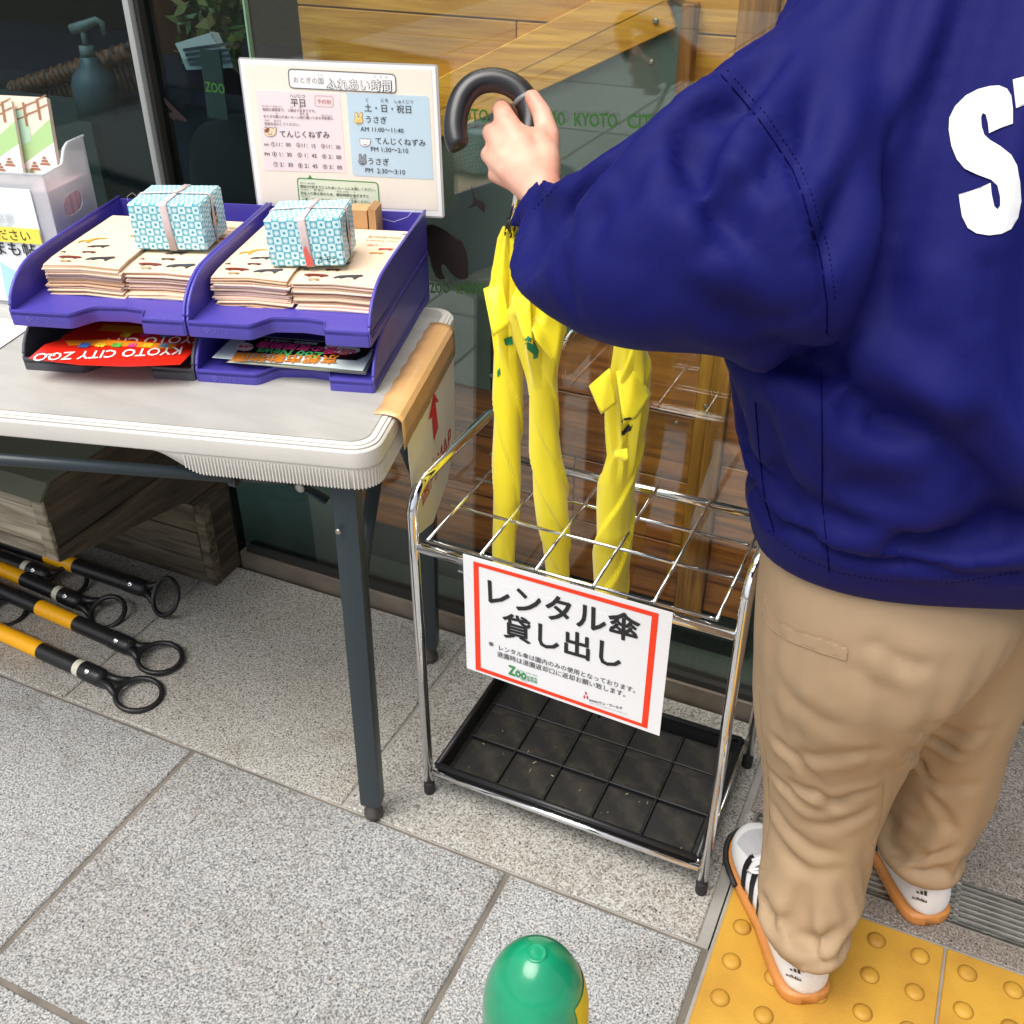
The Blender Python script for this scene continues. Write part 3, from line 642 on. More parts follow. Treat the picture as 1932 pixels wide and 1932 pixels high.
# ================================================================== LETTER TRAYS
AT = R(16.3); U1 = Vector((math.cos(AT), math.sin(AT), 0)); U2 = Vector((-math.sin(AT), math.cos(AT), 0))
ORR = Vector((-.842, -.060, .705)); ORL = ORR-U1*.252
def letter_tray(org, mt, label, group, cham=True):
    fr = Matrix((U1, U2, ZV)).transposed().to_4x4(); fr.translation = org
    t = empty('letter_tray', org, label, 'letter tray', group)
    w_, d_ = .2495, .345
    # front outline with scooped finger notch
    fo = [(0, .003), (.003, 0), (.083, 0)]
    for i in range(1, 9): k = i/8; s_ = k*k*(3-2*k); fo.append((.083+.030*k, .030*s_))
    fo += [(.150, .0335)]
    for i in range(1, 9): k = i/8; s_ = k*k*(3-2*k); fo.append((.178+.012*k if i > 1 else .178, .030*(1-s_)))
    fo += [(.2465, 0), (.2495, .003)]
    m = MB(); m.prism(fo+[(w_, d_), (0, d_)], .0105, .0145, fr, smooth=False); m.build('floor', mt, t)
    m = MB(); P = fo; n = len(P)
    Q = [(x, y+.0035) for x, y in P]; Q[0] = (.0035, .0035); Q[-1] = (w_-.0035, .0035)
    m.add([fr @ Vector((x, y, -.0045)) for x, y in P]+[fr @ Vector((x, y, .0175)) for x, y in P]+[fr @ Vector((x, y, .0175)) for x, y in Q]+[fr @ Vector((x, y, -.0045)) for x, y in Q],
          [f for i in range(n-1) for f in ((i, i+1, n+i+1, n+i), (n+i, n+i+1, 2*n+i+1, 2*n+i), (2*n+i, 2*n+i+1, 3*n+i+1, 3*n+i), (3*n+i, 3*n+i+1, i+1, i))]+[(0, n, 2*n, 3*n), (n-1, 4*n-1, 3*n-1, 2*n-1)])
    m.build('front_lip', mt, t, bevel=.0009, seg=2)
    prof = [(.002, -.0045), (.0005, .018), (.004, .022)]
    for i in range(0, 9): k = i/8; prof.append((.006+.085*k**1.45, .024+.042*math.sin(k*math.pi/2)**1.0))
    prof += [(.13, .0675), (d_, .068), (d_, -.0045)]
    sw = Matrix((U2, ZV, U1)).transposed().to_4x4(); 
    for s_, x0, x1 in ((0, .0, .0032), (1, w_-.0032, w_)):
        sw2 = sw.copy(); sw2.translation = org
        m = MB(); m.prism(prof, x0, x1, sw2); o = m.build('side_wall', mt, t, bevel=.0007, seg=1)
        m = MB(); rim = [fr @ Vector(((x0+x1)/2, y, z+.0003)) for y, z in prof[2:-1]]; m.tube(rim, .0026, 8); m.build('rim', mt, t)
        xx = (-.0012 if s_ == 0 else w_+.0002)
        m = MB(); m.box((xx, .012, .0035), (xx+.001, d_-.004, .0062), fr); m.build('moulded_line', mt, t)
    m = MB(); m.box((.0034, d_-.0032, .015), (w_-.0034, d_, .066), fr); m.build('back_wall', mt, t)
    if cham:
        pl_ = Plane(org+ZV*0, -U2)
        vs, fs = text_poly('❖LEITZ', .01)
        x0 = min(v[0] for v in vs); x1 = max(v[0] for v in vs); k = .036/(x1-x0)
        m = MB(); m.add([fr @ Vector((.022+(x-x0)*k, -.0006, .0030+y*k)) for x, y in vs], fs); m.build('embossed_lettering', mat('violet_emboss', (.12, .10, .46), .3), t)
    return t, fr
G_ = 'stacked letter trays on the table'
trLR, frLR = letter_tray(ORR, violet, 'lower right violet letter tray holding the zoo newsletter, standing on the table', G_)
trUR, frUR = letter_tray(ORR+ZV*.0705-U2*0, violet, 'upper right violet letter tray with leaflets and the box marked in pen', G_)
trLL, frLL = letter_tray(ORL, grey_tray, 'grey letter tray at the bottom of the left stack holding red leaflets', G_, False)
trUL, frUL = letter_tray(ORL+ZV*.0705, violet, 'upper left violet letter tray with leaflets and the unmarked teal box', G_)

# leaflet stacks
PRT = [inkm('maroon', 120, 38, 30), inkm('slate', 58, 62, 72), inkm('ochre', 226, 160, 40), inkm('olive', 140, 116, 60), inkm('teal', 70, 120, 140), inkm('red', 205, 50, 40), inkm('darkred', 80, 20, 16), ink_g]
SIL = {
 'hippo': [(0, .35), (.12, .62), (.4, .75), (.7, .70), (.9, .62), (1, .42), (.93, .25), (.8, .22), (.78, .02), (.66, .02), (.66, .2), (.3, .2), (.28, .02), (.16, .02), (.16, .2), (.05, .2)],
 'gorilla': [(0, .02), (.08, .3), (.2, .55), (.45, .7), (.75, .85), (.95, .95), (1, .75), (.93, .6), (.84, .45), (.80, .02), (.72, .02), (.7, .35), (.45, .35), (.33, .02), (.22, .02), (.3, .32), (.16, .02)],
 'giraffe': [(0, .02), (.05, .4), (.3, .5), (.5, .9), (.95, 1), (1, .9), (.6, .75), (.5, .45), (.45, .02), (.38, .02), (.36, .35), (.15, .3), (.08, .02)],
 'bear': [(0, .3), (.1, .6), (.5, .66), (.8, .75), (1, .55), (.92, .4), (.85, .35), (.84, .02), (.72, .02), (.7, .3), (.28, .3), (.22, .02), (.1, .02), (.08, .25)],
}
def sil_poly(kind, fr, x, y, w_, h_, z, flip=False):
    P = smooth_poly([(x+(px_ if not flip else 1-px_)*w_, y+py_*h_) for px_, py_ in SIL[kind]], 1)
    return [fr @ Vector((a, b, z)) for a, b in P]
def stack(fr, ox, oy, w_, d_, n, label, hide_to=0, gname='piles of tan leaflets in the violet trays'):
    base = fr @ Vector((ox, oy, .0148)); t = empty('leaflet_stack', base, label, 'leaflets', gname)
    rot = fr.to_euler(); mm = None; th = .0019; z = 0
    meshes = []
    for kind in range(3):
        m = MB(); NX = 6
        top = []; bot = []
        rows = []
        for i in range(NX+1):
            x = w_*i/NX
            rws = []
            for j in range(5):
                y = d_*(j/4)**1.5
                curl = .0035*max(0, 1-y/.05)**2*[1, .6, 1.3][kind]*(abs(i/NX-.5)*2*.8+.2)*(-1)
                rws.append((x, y, curl))
            rows.append(rws)
        vs = [Vector((x, y, c_)) for r_ in rows for x, y, c_ in r_]; n1 = len(vs); vs += [v+Vector((0, 0, th*.72)) for v in vs]
        fs = []
        for i in range(NX):
            for j in range(4):
                a_ = i*5+j; fs += [(a_, a_+5, a_+6, a_+1)[::-1], (n1+a_, n1+a_+5, n1+a_+6, n1+a_+1)]
        bd = [i*5 for i in range(NX+1)]+[NX*5+j for j in range(1, 5)]+[i*5+4 for i in range(NX-1, -1, -1)]+[j for j in range(3, 0, -1)]
        for a_, b_ in zip(bd, bd[1:]+bd[:1]): fs.append((a_, b_, n1+b_, n1+a_))
        m.add(vs, fs); o = m.build('sheet', [paper_t, paper_pk, paper_t2][kind], t, loc=(0, 0, 0), recalc=True); meshes.append(o.data); bpy.data.objects.remove(o)
    tiltx = R(-1.0)
    for k in range(n):
        kd = random.choice([0, 0, 1, 1, 2]) if k < n-1 else 0
        o = inst('sheet', meshes[kd], t, (0, 0, 0)); jx = random.uniform(-.0035, .0035); jy = random.uniform(-.0045, .004); a_ = random.uniform(-.018, .018)
        if k < 4: jx += .004; jy -= .003
        if k == n-1: jx = jy = 0; a_ = 0
        o.location = (fr.to_3x3() @ Vector((jx, jy, 0)))+Vector((0, 0, z)); o.rotation_euler = (0, 0, AT+a_); z += th*random.uniform(.9, 1.3)
    zt = z+.0148-th+th*.72
    def F(x, y, l=.0010): return fr @ Vector((ox+x, oy+y, zt+l-.0035*max(0, 1-y/.05)**2*.35))
    k0 = 0
    items = [('hippo', .010, .014, .036, .013, 0), ('gorilla', .052, .012, .040, .018, 1), ('bear', .020, .002, .018, .007, 3), ('bear', .034, .037, .022, .010, 6), ('giraffe', .008, .075, .036, .026, 2), ('gorilla', .030, .060, .032, .013, 1), ('bear', .004, .034, .008, .008, 6)]
    for kd, x, y, a_, b_, ci in items:
        if x+a_ > w_: continue
        m = MB(); P = smooth_poly([(x+px_*a_, y+py_*b_) for px_, py_ in SIL[kd]], 1); m.add([F(px_, py_+.006) for px_, py_ in P], [tuple(range(len(P)))]); m.build('animal_print', PRT[ci], t)
    vs, fs = text_poly('Zoo map', .0); kx = .017/max(v[0] for v in vs); m = MB(); m.add([F(.062+v[0]*kx, .008+v[1]*kx) for v in vs], fs); m.build('print_lettering', ink_g, t)
    if w_ > .09:
        for (y, txt, ww, ci) in ((.185, '動物園地図', .05, 3), (.170, 'ANIMAL MAP', .05, 3), (.150, '～園内～', .034, 5)):
            vs, fs = text_poly(txt, .0); kx = ww/max(v[0] for v in vs); m = MB(); m.add([F(w_-.062+v[0]*kx, y+v[1]*kx) for v in vs], fs); m.build('print_lettering', PRT[ci], t)
        for x, y, kd, a_, b_, ci in ((w_-.034, .128, 'bear', .024, .012, 5), (w_-.042, .112, 'bear', .022, .009, 2), (w_-.014, .198, 'bear', .010, .007, 1)):
            m = MB(); P = smooth_poly([(x+px_*a_, y+py_*b_) for px_, py_ in SIL[kd]], 1); m.add([F(px_, py_+.006) for px_, py_ in P], [tuple(range(len(P)))]); m.build('animal_print', PRT[ci], t)
    return t, ZV*zt
frUR2 = frUR; 
sRa, ztop = stack(frUR, .0120, .070, .107, .210, 20, 'left leaflet pile in the right tray, under the box marked in pen')
sRb, _ = stack(frUR, .1235, .072, .118, .222, 19, 'right leaflet pile in the right tray, beside the box marked in pen')
sLa, _ = stack(frUL, .0180, .075, .112, .210, 20, 'left leaflet pile in the left tray, under the unmarked teal box')
sLb, _ = stack(frUL, .1340, .078, .110, .222, 19, 'right leaflet pile in the left tray, beside the unmarked teal box')

# teal patterned boxes tied with pink string
def box_mat():
    m = bpy.data.materials.new('teal_check_wrap'); m.use_nodes = True; nt = m.node_tree; N = nt.nodes; L = nt.links; p = N['Principled BSDF']; p.inputs['Roughness'].default_value = .4
    uv = N.new('ShaderNodeUVMap'); uv.uv_map = 'wrap'
    ch = N.new('ShaderNodeTexChecker'); ch.inputs['Scale'].default_value = 1; ch.inputs[1].default_value = (*rgb(214, 238, 240), 1); ch.inputs[2].default_value = (*rgb(64, 178, 196), 1)
    L.new(uv.outputs[0], ch.inputs['Vector'])
    fr_ = N.new('ShaderNodeVectorMath'); fr_.operation = 'FRACTION'; L.new(uv.outputs[0], fr_.inputs[0])
    sb = N.new('ShaderNodeVectorMath'); sb.operation = 'SUBTRACT'; sb.inputs[1].default_value = (.5, .5, 0); L.new(fr_.outputs[0], sb.inputs[0])
    ab = N.new('ShaderNodeVectorMath'); ab.operation = 'ABSOLUTE'; L.new(sb.outputs[0], ab.inputs[0])
    sp = N.new('ShaderNodeSeparateXYZ'); L.new(ab.outputs[0], sp.inputs[0])
    ad = N.new('ShaderNodeMath'); L.new(sp.outputs[0], ad.inputs[0]); L.new(sp.outputs[1], ad.inputs[1])
    ln = N.new('ShaderNodeVectorMath'); ln.operation = 'LENGTH'; L.new(ab.outputs[0], ln.inputs[0])
    # soft white disc on teal squares, teal diamond on pale squares
    d1 = N.new('ShaderNodeMapRange'); d1.inputs[1].default_value = .04; d1.inputs[2].default_value = .50; d1.inputs[3].default_value = 1; d1.inputs[4].default_value = 0; L.new(ln.outputs['Value'], d1.inputs[0])
    d2 = N.new('ShaderNodeMapRange'); d2.inputs[1].default_value = .22; d2.inputs[2].default_value = .27; d2.inputs[3].default_value = 1; d2.inputs[4].default_value = 0; L.new(ad.outputs[0], d2.inputs[0])
    a = N.new('ShaderNodeMix'); a.data_type = 'RGBA'; a.inputs[6].default_value = (*rgb(48, 168, 190), 1); a.inputs[7].default_value = (*rgb(236, 248, 248), 1); L.new(d1.outputs[0], a.inputs[0])
    b = N.new('ShaderNodeMix'); b.data_type = 'RGBA'; b.inputs[6].default_value = (*rgb(214, 238, 240), 1); b.inputs[7].default_value = (*rgb(50, 160, 190), 1); L.new(d2.outputs[0], b.inputs[0])
    c = N.new('ShaderNodeMix'); c.data_type = 'RGBA'; L.new(ch.outputs['Fac'], c.inputs[0]); L.new(b.outputs[2], c.inputs[6]); L.new(a.outputs[2], c.inputs[7]); L.new(c.outputs[2], p.inputs['Base Color'])
    return m
boxm = box_mat(); stringm = mat('string_pink', rgb(232, 214, 214), .4, bump=1, bscale=300, stretch=(1, 1, 6), alpha=.92); stringr = mat('string_red', rgb(226, 96, 90), .5)
def gift_box(corner, w_, d_, h_, ang, tiltm, label, pen=False):
    e1 = Vector((math.cos(ang), math.sin(ang), 0)); e2 = Vector((-math.sin(ang), math.cos(ang), 0))
    fr = Matrix((e1, e2, ZV)).transposed().to_4x4() @ tiltm; fr.translation = corner
    t = empty('tied_box', corner, label, 'box', 'teal chequered boxes weighing down the leaflets')
    bm = bmesh.new(); vs = [bm.verts.new(fr @ Vector(p)) for p in [(0, 0, 0), (w_, 0, 0), (w_, d_, 0), (0, d_, 0), (0, 0, h_), (w_, 0, h_), (w_, d_, h_), (0, d_, h_)]]
    uvl = bm.loops.layers.uv.new('wrap'); q_ = .0104
    for idx, f_ in (((3, 2, 1, 0), 'z'), ((4, 5, 6, 7), 'z'), ((0, 1, 5, 4), 'y'), ((1, 2, 6, 5), 'x'), ((2, 3, 7, 6), 'y'), ((3, 0, 4, 7), 'x')):
        f = bm.faces.new([vs[i] for i in idx])
    bm.normal_update(); bmesh.ops.bevel(bm, geom=list(bm.edges), offset=.0022, segments=3, affect='EDGES')
    inv = fr.inverted(); r3 = inv.to_3x3()
    for f in bm.faces:
        n = r3 @ f.normal; f.smooth = True
        for l in f.loops:
            p = inv @ l.vert.co; a = max(range(3), key=lambda i: abs(n[i]))
            l[uvl].uv = {0: (p.y/q_, p.z/q_), 1: (p.x/q_, p.z/q_), 2: (p.x/q_, p.y/q_)}[a]
    me = bpy.data.meshes.new('carton'); 
    for v in bm.verts: v.co -= corner
    bm.to_mesh(me); bm.free(); me.materials.append(boxm); o = bpy.data.objects.new('carton', me); COL.objects.link(o); o.parent = t; me.set_sharp_from_angle(angle=R(60))
    def band(path, wd, mt, nm='string'):
        m = MB(); rows = []
        for (p, nrm, side) in path: rows.append([fr @ (Vector(p)-Vector(side)*wd*k+Vector(nrm)*(.0009+.0005*(i % 2))) for i, k in enumerate((.5, .25, 0, -.25, -.5))])
        m.loft(rows, cap=False, closed=False); oo = m.build(nm, mt, t, recalc=False); sd_ = oo.modifiers.new('s', 'SOLIDIFY'); sd_.thickness = .0006; return oo
    X, Y, Z_ = Vector((1, 0, 0)), Vector((0, 1, 0)), ZV
    xc = w_*.52
    band([((xc, d_, 0), Y, X), ((xc+.002, d_, h_*.9), Y, X), ((xc+.001, d_-.002, h_), (Y+Z_).normalized(), X), ((xc, d_*.52, h_), Z_, X*.6), ((xc-.002, .003, h_), Z_, X), ((xc-.002, 0, h_-.002), -Y, X), ((xc-.001, 0, h_*.5), -Y, X*1.1), ((xc+.002, 0, 0), -Y, X)], .0105, stringm)
    yc = d_*.5
    band([((0, yc, 0), -X, Y), ((0, yc, h_-.002), -X, Y), ((.003, yc, h_), Z_, Y), ((xc-.006, yc+.002, h_+.0012), Z_, Y*.45), ((xc+.006, yc, h_+.0012), Z_, Y*.45), ((w_-.002, yc, h_), Z_, Y*.8), ((w_, yc, h_-.002), X, Y), ((w_, yc-.004, h_*.5), X, Y), ((w_, yc-.004, 0), X, Y)], .007, stringm)
    m = MB(); m.tube([fr @ Vector((xc-.003, yc+.001, h_+.0025)), fr @ Vector((xc+.002, yc-.003, h_+.0035)), fr @ Vector((xc+.005, yc+.002, h_+.0025))], .0022, 8); m.build('knot', stringm, t)
    # shop label on the right hand side
    m = MB(); oct_ = [(d_*.5+x, h_*.52+y) for x, y in ((-.006, -.015), (.006, -.015), (.0115, -.008), (.0115, .010), (.005, .016), (-.007, .014), (-.0115, .006), (-.0115, -.008))]
    m.add([fr @ Vector((w_+.0004, y, z)) for y, z in oct_], [tuple(range(8))]); m.build('label_patch', inkm('label_navy', 24, 26, 38), t)
    m = MB(); m.add([fr @ Vector((w_+.0006, y, z)) for y, z in [(d_*.5-.010, h_*.52-.009), (d_*.5-.005, h_*.52-.013), (d_*.5+.005, h_*.52-.013), (d_*.5+.010, h_*.52-.006), (d_*.5+.010, h_*.52+.001), (d_*.5-.010, h_*.52-.003)]], [tuple(range(6))]); m.build('label_patch', inkm('label_gold', 214, 184, 120), t)
    for zz, tx in ((.004, '贈答品包'), (-.009, '品包装')):
        vs_, fs_ = text_poly(tx, .02); k = .015/max(v[0] for v in vs_); m = MB(); m.add([fr @ Vector((w_+.0008, d_*.5-.0075+v[0]*k, h_*.52+zz+v[1]*k)) for v in vs_], fs_); m.build('label_lettering', inkm('label_gold', 214, 184, 120) if zz > 0 else ink, t)
    if pen:
        vs_, fs_ = text_poly('オモシ', .0); k = .030/max(v[0] for v in vs_); m = MB(); m.add([fr @ Vector((w_*.63+v[0]*k, -.0008, .006+v[1]*k*1.05)) for v in vs_], fs_); m.build('pen_lettering', ink, t)
        m = MB(); m.add([fr @ Vector((xc+x, -.0022, z)) for x, z in [(-.0035, .001), (.006, .001), (.0058, .012), (.002, .018), (-.001, .030), (-.0045, .024)]], [tuple(range(6))]); m.build('string_dye', stringr, t)
    else:
        m = MB(); m.tube([fr @ Vector((.004, .030, h_+.0005)), fr @ Vector((-.004, .034, h_+.005)), fr @ Vector((-.010, .028, h_+.001)), fr @ Vector((-.007, .022, h_-.003))], .00022, 5); m.build('frayed_strand', stringm, t)
    return t
zst = (frUR @ Vector((0, 0, 0))).z+ztop.z+.0016
gift_box(at_z(511, 504, zst), .104, .084, .066, R(21.5), Matrix.Rotation(R(-2.2), 4, 'Y'), 'teal chequered box with red stained string and pen writing, on the right tray', True)
gift_box(at_z(257, 471, zst), .105, .092, .066, R(19.5), Matrix.Rotation(R(-1.0), 4, 'Y'), 'teal chequered box tied with pink string on the left tray', False)

# leaflets in the lower trays
def lf(name, px_pts, z, m_, label, group='leaflets lying in the lower trays', th=.0007, bow=None):
    P = [at_z(*p, z+(bow[i] if bow else 0)) for i, p in enumerate(px_pts)]; c = sum(P, Vector())/len(P)
    t = empty(name, c, label, 'leaflet', group); m = MB(); n = len(P)
    m.add(P+[p-ZV*th for p in P], [tuple(range(n)), tuple(range(n, 2*n))[::-1]]+[(i, (i+1) % n, n+(i+1) % n, n+i) for i in range(n)]); m.build('sheet', m_, t, recalc=True); return t
red_p = mat('leaflet_red', rgb(222, 40, 22), .28, coat=.2); ora = inkm('orange', 240, 140, 30, .3); wht = inkm('white', 246, 244, 240, .3)
z0 = .7245
r2 = lf('red_leaflet', [(100, 660), (118, 634), (160, 612), (200, 604), (380, 616), (383, 662), (300, 664), (200, 650)], z0+.010, red_p, 'upper red zoo leaflet in the grey tray, farther from the table edge')
r1 = lf('red_leaflet', [(54, 676), (84, 650), (118, 640), (200, 640), (345, 649), (366, 661), (340, 687), (300, 689), (240, 691), (150, 688)], z0+.014, red_p, 'front red zoo leaflet jutting out of the grey tray over the edge')
Pz = Plane((0, 0, z0+.0148), (0, 0, 1)); Pz2 = Plane((0, 0, z0+.0108), (0, 0, 1))
m = MB(); put_text(m, Pz, 'KYOTO CITY ZOO', (345, 655), (68, 668), bold=.015, hs=1.5); put_text(m, Pz, 'Zoo', (108, 668), (90, 668), bold=.04, hs=1.4); m.build('lettering', wht, r1)
m = MB(); put_poly(m, Pz, [(122, 643), (200, 641), (335, 650), (325, 659), (200, 652), (130, 652)], lift=.0002); m.build('orange_band', ora, r1)
for i, (ch, c_) in enumerate(zip('京都市動物園', [(70, 160, 210), (240, 200, 40), (220, 60, 150), (90, 180, 70), (250, 220, 60), (60, 120, 200)])):
    m = MB(); x = 322-i*30; put_text(m, Pz, ch, (x, 649), (x-18, 648.5), bold=.03, lift=.0009); m.build('lettering', inkm('lf%d' % i, *c_), r1)
m = MB(); put_text(m, Pz2, 'KYOTO CITY', (384, 634), (196, 640), bold=.015, hs=1.5); m.build('lettering', wht, r2)
m = MB(); put_poly(m, Pz2, [(196, 612), (300, 618), (370, 624), (362, 632), (250, 628), (185, 624)], lift=.0002); m.build('orange_band', ora, r2)
for i, (ch, c_) in enumerate(zip('動物園', [(240, 210, 50), (220, 70, 160), (80, 160, 220)])):
    m = MB(); x = 232+i*38; put_text(m, Pz2, ch, (x+18, 630), (x, 629), bold=.03, lift=.0009); m.build('lettering', inkm('lg%d' % i, *c_), r2)
pale = mat('newsletter_paper', rgb(206, 220, 220), .35); cream = mat('cream_paper', rgb(226, 226, 200), .6)
for i in range(3): lf('newsletter', [(426+i*2, 683), (470, 646), (707-i*3, 668-i*2), (690-i*2, 706-i*3)], .7235+i*.0035, cream, 'cream leaflet layer %s under the newsletter in the lower violet tray' % ['lowest', 'middle', 'top'][i], 'cream leaflets under the newsletter')
nl = lf('newsletter', [(400, 674), (446, 630), (706, 652), (700, 672), (684, 699)], .7345, pale, 'black and pale blue zoo newsletter lying on top in the lower violet tray')
Pn = Plane((0, 0, .7352), (0, 0, 1))
m = MB(); put_poly(m, Pn, [(445, 665), (470, 634), (706, 653), (690, 672), (672, 680), (640, 678), (600, 672), (520, 668)], lift=.0002); m.build('black_panel', inkm('panel_black', 22, 20, 24, .3), nl)
for tx, a_, b_, c_, hs_, bo_ in (('京都市動物園', (640, 673), (445, 668), (214, 130, 40), 1.2, .03), ('Zoo News', (612, 667), (490, 657), (80, 190, 110), 1.3, .03), ('夜の夜間開園', (640, 658), (492, 646), (232, 70, 140), 1.1, .03), ('開園時間～20:00まで', (600, 648), (500, 640), (240, 240, 240), 1, 0), ('6回7回', (672, 662), (618, 658), (225, 60, 90), 1.5, .03), ('4月号', (478, 653), (452, 652), (236, 60, 60), 1.3, .03), ('2019', (472, 661), (456, 660), (236, 60, 60), 1.1, 0)):
    m = MB(); put_text(m, Pn, tx, a_, b_, bold=bo_, lift=.0010, hs=hs_); m.build('lettering', inkm('nl_%d_%d' % (c_[0], c_[1]), *c_), nl)
m = MB(); put_poly(m, Pn, ell(646, 659, 34, 9, 24, 4), lift=.0006); m.build('badge', inkm('white', 246, 244, 240, .3), nl)
m = MB(); put_poly(m, Pn, ell(462, 655, 16, 8, 20), lift=.0005); m.build('badge', inkm('white', 246, 244, 240, .3), nl)

# cardboard rest behind the right box
m = MB(); m.box((.142, .296, .018), (.170, .330, .080), frUR); m.build('x', cardbd)
cb_ = bpy.data.objects['x']; cb_.name = 'cardboard_rest'; tag(cb_, 'tan cardboard block behind the right box propping up the timetable notice', 'cardboard')
m = MB()
for k in range(5): m.box((.173+.0022*k, .294, .018), (.1748+.0022*k, .332, .086-.001*k), frUR)
o = m.build('cardboard_sheets', cardbd); tag(o, 'upright tan cardboard sheets at the back of the right tray', 'cardboard')

# ================================================================== TIMETABLE NOTICE
BN = -U2; BP0 = ORR+U2*.354
BP = Plane(BP0, BN, lambda x, y: ((860+x*.4141)/1.9627, (200+y*.4141)/1.9627))
nb = empty('timetable_notice', BP.w(950, 1400), 'laminated cream timetable notice with pink and blue panels standing behind the trays', 'notice')
def slab_on(pl, pts, lift, th, name, mt, par):
    m = MB(); P = [pl.w(*p, lift) for p in pts]; n = len(P); m.add(P+[p-pl.n*th for p in P], [tuple(range(n)), tuple(range(n, 2*n))[::-1]]+[(i, (i+1) % n, n+(i+1) % n, n+i) for i in range(n)]); return m.build(name, mt, par, recalc=True)
slab_on(BP, [(62, 32), (1818, 98), (1838, 118), (1898, 1450), (1880, 1470), (240, 1386), (222, 1370), (50, 50)], -.0006, .0024, 'clear_case', mat('case_edge', (.55, .55, .55), .15, trans=.2), nb)
slab_on(BP, [(66, 46), (1815, 112), (1880, 1455), (236, 1376)], 0, .0004, 'paper', inkm('nb_white', 250, 250, 250, .4), nb)
slab_on(BP, [(108, 90), (1782, 140), (1838, 1400), (270, 1330)], .0004, .0003, 'cream_field', inkm('nb_cream', 246, 238, 224, .4), nb)
slab_on(BP, [(212, 318), (960, 356), (1022, 1062), (292, 1040)], .0008, .0003, 'pink_panel', inkm('nb_pink', 244, 228, 232, .4), nb)
slab_on(BP, [(1022, 350), (1040, 346), (1740, 376), (1758, 392), (1800, 1122), (1100, 1088), (1078, 1070)], .0008, .0003, 'blue_panel', inkm('nb_blue', 198, 222, 238, .4), nb)
dgrey = inkm('nb_grey', 92, 84, 80, .5); lgrey = inkm('nb_lgrey', 150, 142, 140, .5); dk_t = inkm('nb_text', 48, 46, 50, .5)
def roundpx(P4, k=.12):
    out = []
    for i in range(4):
        p, c, q = P4[i-1], P4[i], P4[(i+1) % 4]
        def tow(a, b, d): L_ = math.hypot(b[0]-a[0], b[1]-a[1]); return (a[0]+(b[0]-a[0])*d/L_, a[1]+(b[1]-a[1])*d/L_)
        d = k*150; a_ = tow(c, p, d); b_ = tow(c, q, d)
        for t_ in (0, .25, .5, .75, 1): out.append(((1-t_)**2*a_[0]+2*t_*(1-t_)*c[0]+t_*t_*b_[0], (1-t_)**2*a_[1]+2*t_*(1-t_)*c[1]+t_*t_*b_[1]))
    return out
tt = roundpx([(502, 132), (1458, 180), (1468, 348), (515, 300)], .25)
slab_on(BP, tt, .0010, .0002, 'title_box', inkm('nb_white', 250, 250, 250, .4), nb)
gb = roundpx([(582, 1106), (1302, 1148), (1318, 1370), (604, 1330)], .2)
slab_on(BP, gb, .0010, .0002, 'green_box', inkm('nb_palegreen', 228, 238, 214, .4), nb)
def wide(px_): return px_*.4141/1.9627/F*1.33
m = MB(); put_line(m, BP, tt, wide(9), .0014, True); m.build('title_frame', dgrey, nb)
m = MB(); put_line(m, BP, gb, wide(10), .0014, True); put_poly(m, BP, [(676, 1112), (697, 1078), (722, 1115)], .0014); m.build('green_frame', inkm('nb_green', 60, 150, 70), nb)
rb = roundpx([(738, 370), (902, 378), (906, 474), (745, 466)], .15)
m = MB(); put_line(m, BP, rb, wide(4), .0014, True); put_text(m, BP, '予約制', (762, 440), (886, 446), lift=.0014); m.build('lettering', inkm('nb_rose', 190, 120, 112), nb)
L_ = .0014
def texts(lst, mt, bold=0, nm='lettering'):
    m = MB()
    for e in lst: put_text(m, BP, e[0], e[1], e[2], lift=L_, bold=e[3] if len(e) > 3 else bold)
    m.build(nm, mt, nb)
m = MB(); put_text(m, BP, 'ふれあい時間', (850, 302), (1428, 326), lift=.0013, bold=.055); m.build('outlined_title', dgrey, nb)
m = MB(); put_text(m, BP, 'ふれあい時間', (856, 300), (1422, 323), lift=.0017, bold=.012); m.build('outlined_title_fill', inkm('nb_white', 250, 250, 250, .4), nb)
texts([('おとぎの国', (552, 250), (820, 264)), ('くに', (768, 196), (814, 198)), ('じ', (1272, 210), (1290, 211)), ('か', (1322, 212), (1342, 213)), ('ん', (1372, 215), (1394, 216))], lgrey, .0)
texts([('平日', (528, 460), (656, 466)), ('へいじつ', (520, 386), (654, 390)),
       ('てんじくねずみ', (430, 738), (874, 748)), ('AM', (286, 818), (328, 820)), ('①11：00', (352, 822), (526, 826)), ('②11：15', (576, 828), (748, 836)), ('③11：30', (798, 838), (970, 848)),
       ('PM', (294, 906), (338, 908)), ('④ 1：30', (364, 910), (536, 915)), ('⑤ 1：45', (588, 918), (758, 926)), ('⑥ 2：00', (808, 930), (978, 938)),
       ('⑦ 2：30', (374, 1000), (546, 1006)), ('⑧ 2：45', (594, 1012), (766, 1018)), ('⑨ 3：00', (814, 1022), (986, 1030)),
       ('土・日・祝日', (1186, 506), (1602, 524)), ('ど', (1196, 420), (1220, 421)), ('にち', (1332, 426), (1396, 428)), ('しゅくじつ', (1454, 436), (1620, 440)),
       ('うさぎ', (1200, 608), (1386, 618)), ('AM 11:00～11:40', (1150, 688), (1534, 704)), ('てんじくねずみ', (1284, 798), (1730, 820)), ('PM 1:30～2:10', (1244, 868), (1576, 884)),
       ('うさぎ', (1222, 982), (1406, 990)), ('PM  2:30～3:10', (1194, 1056), (1548, 1076))], dk_t, .004)
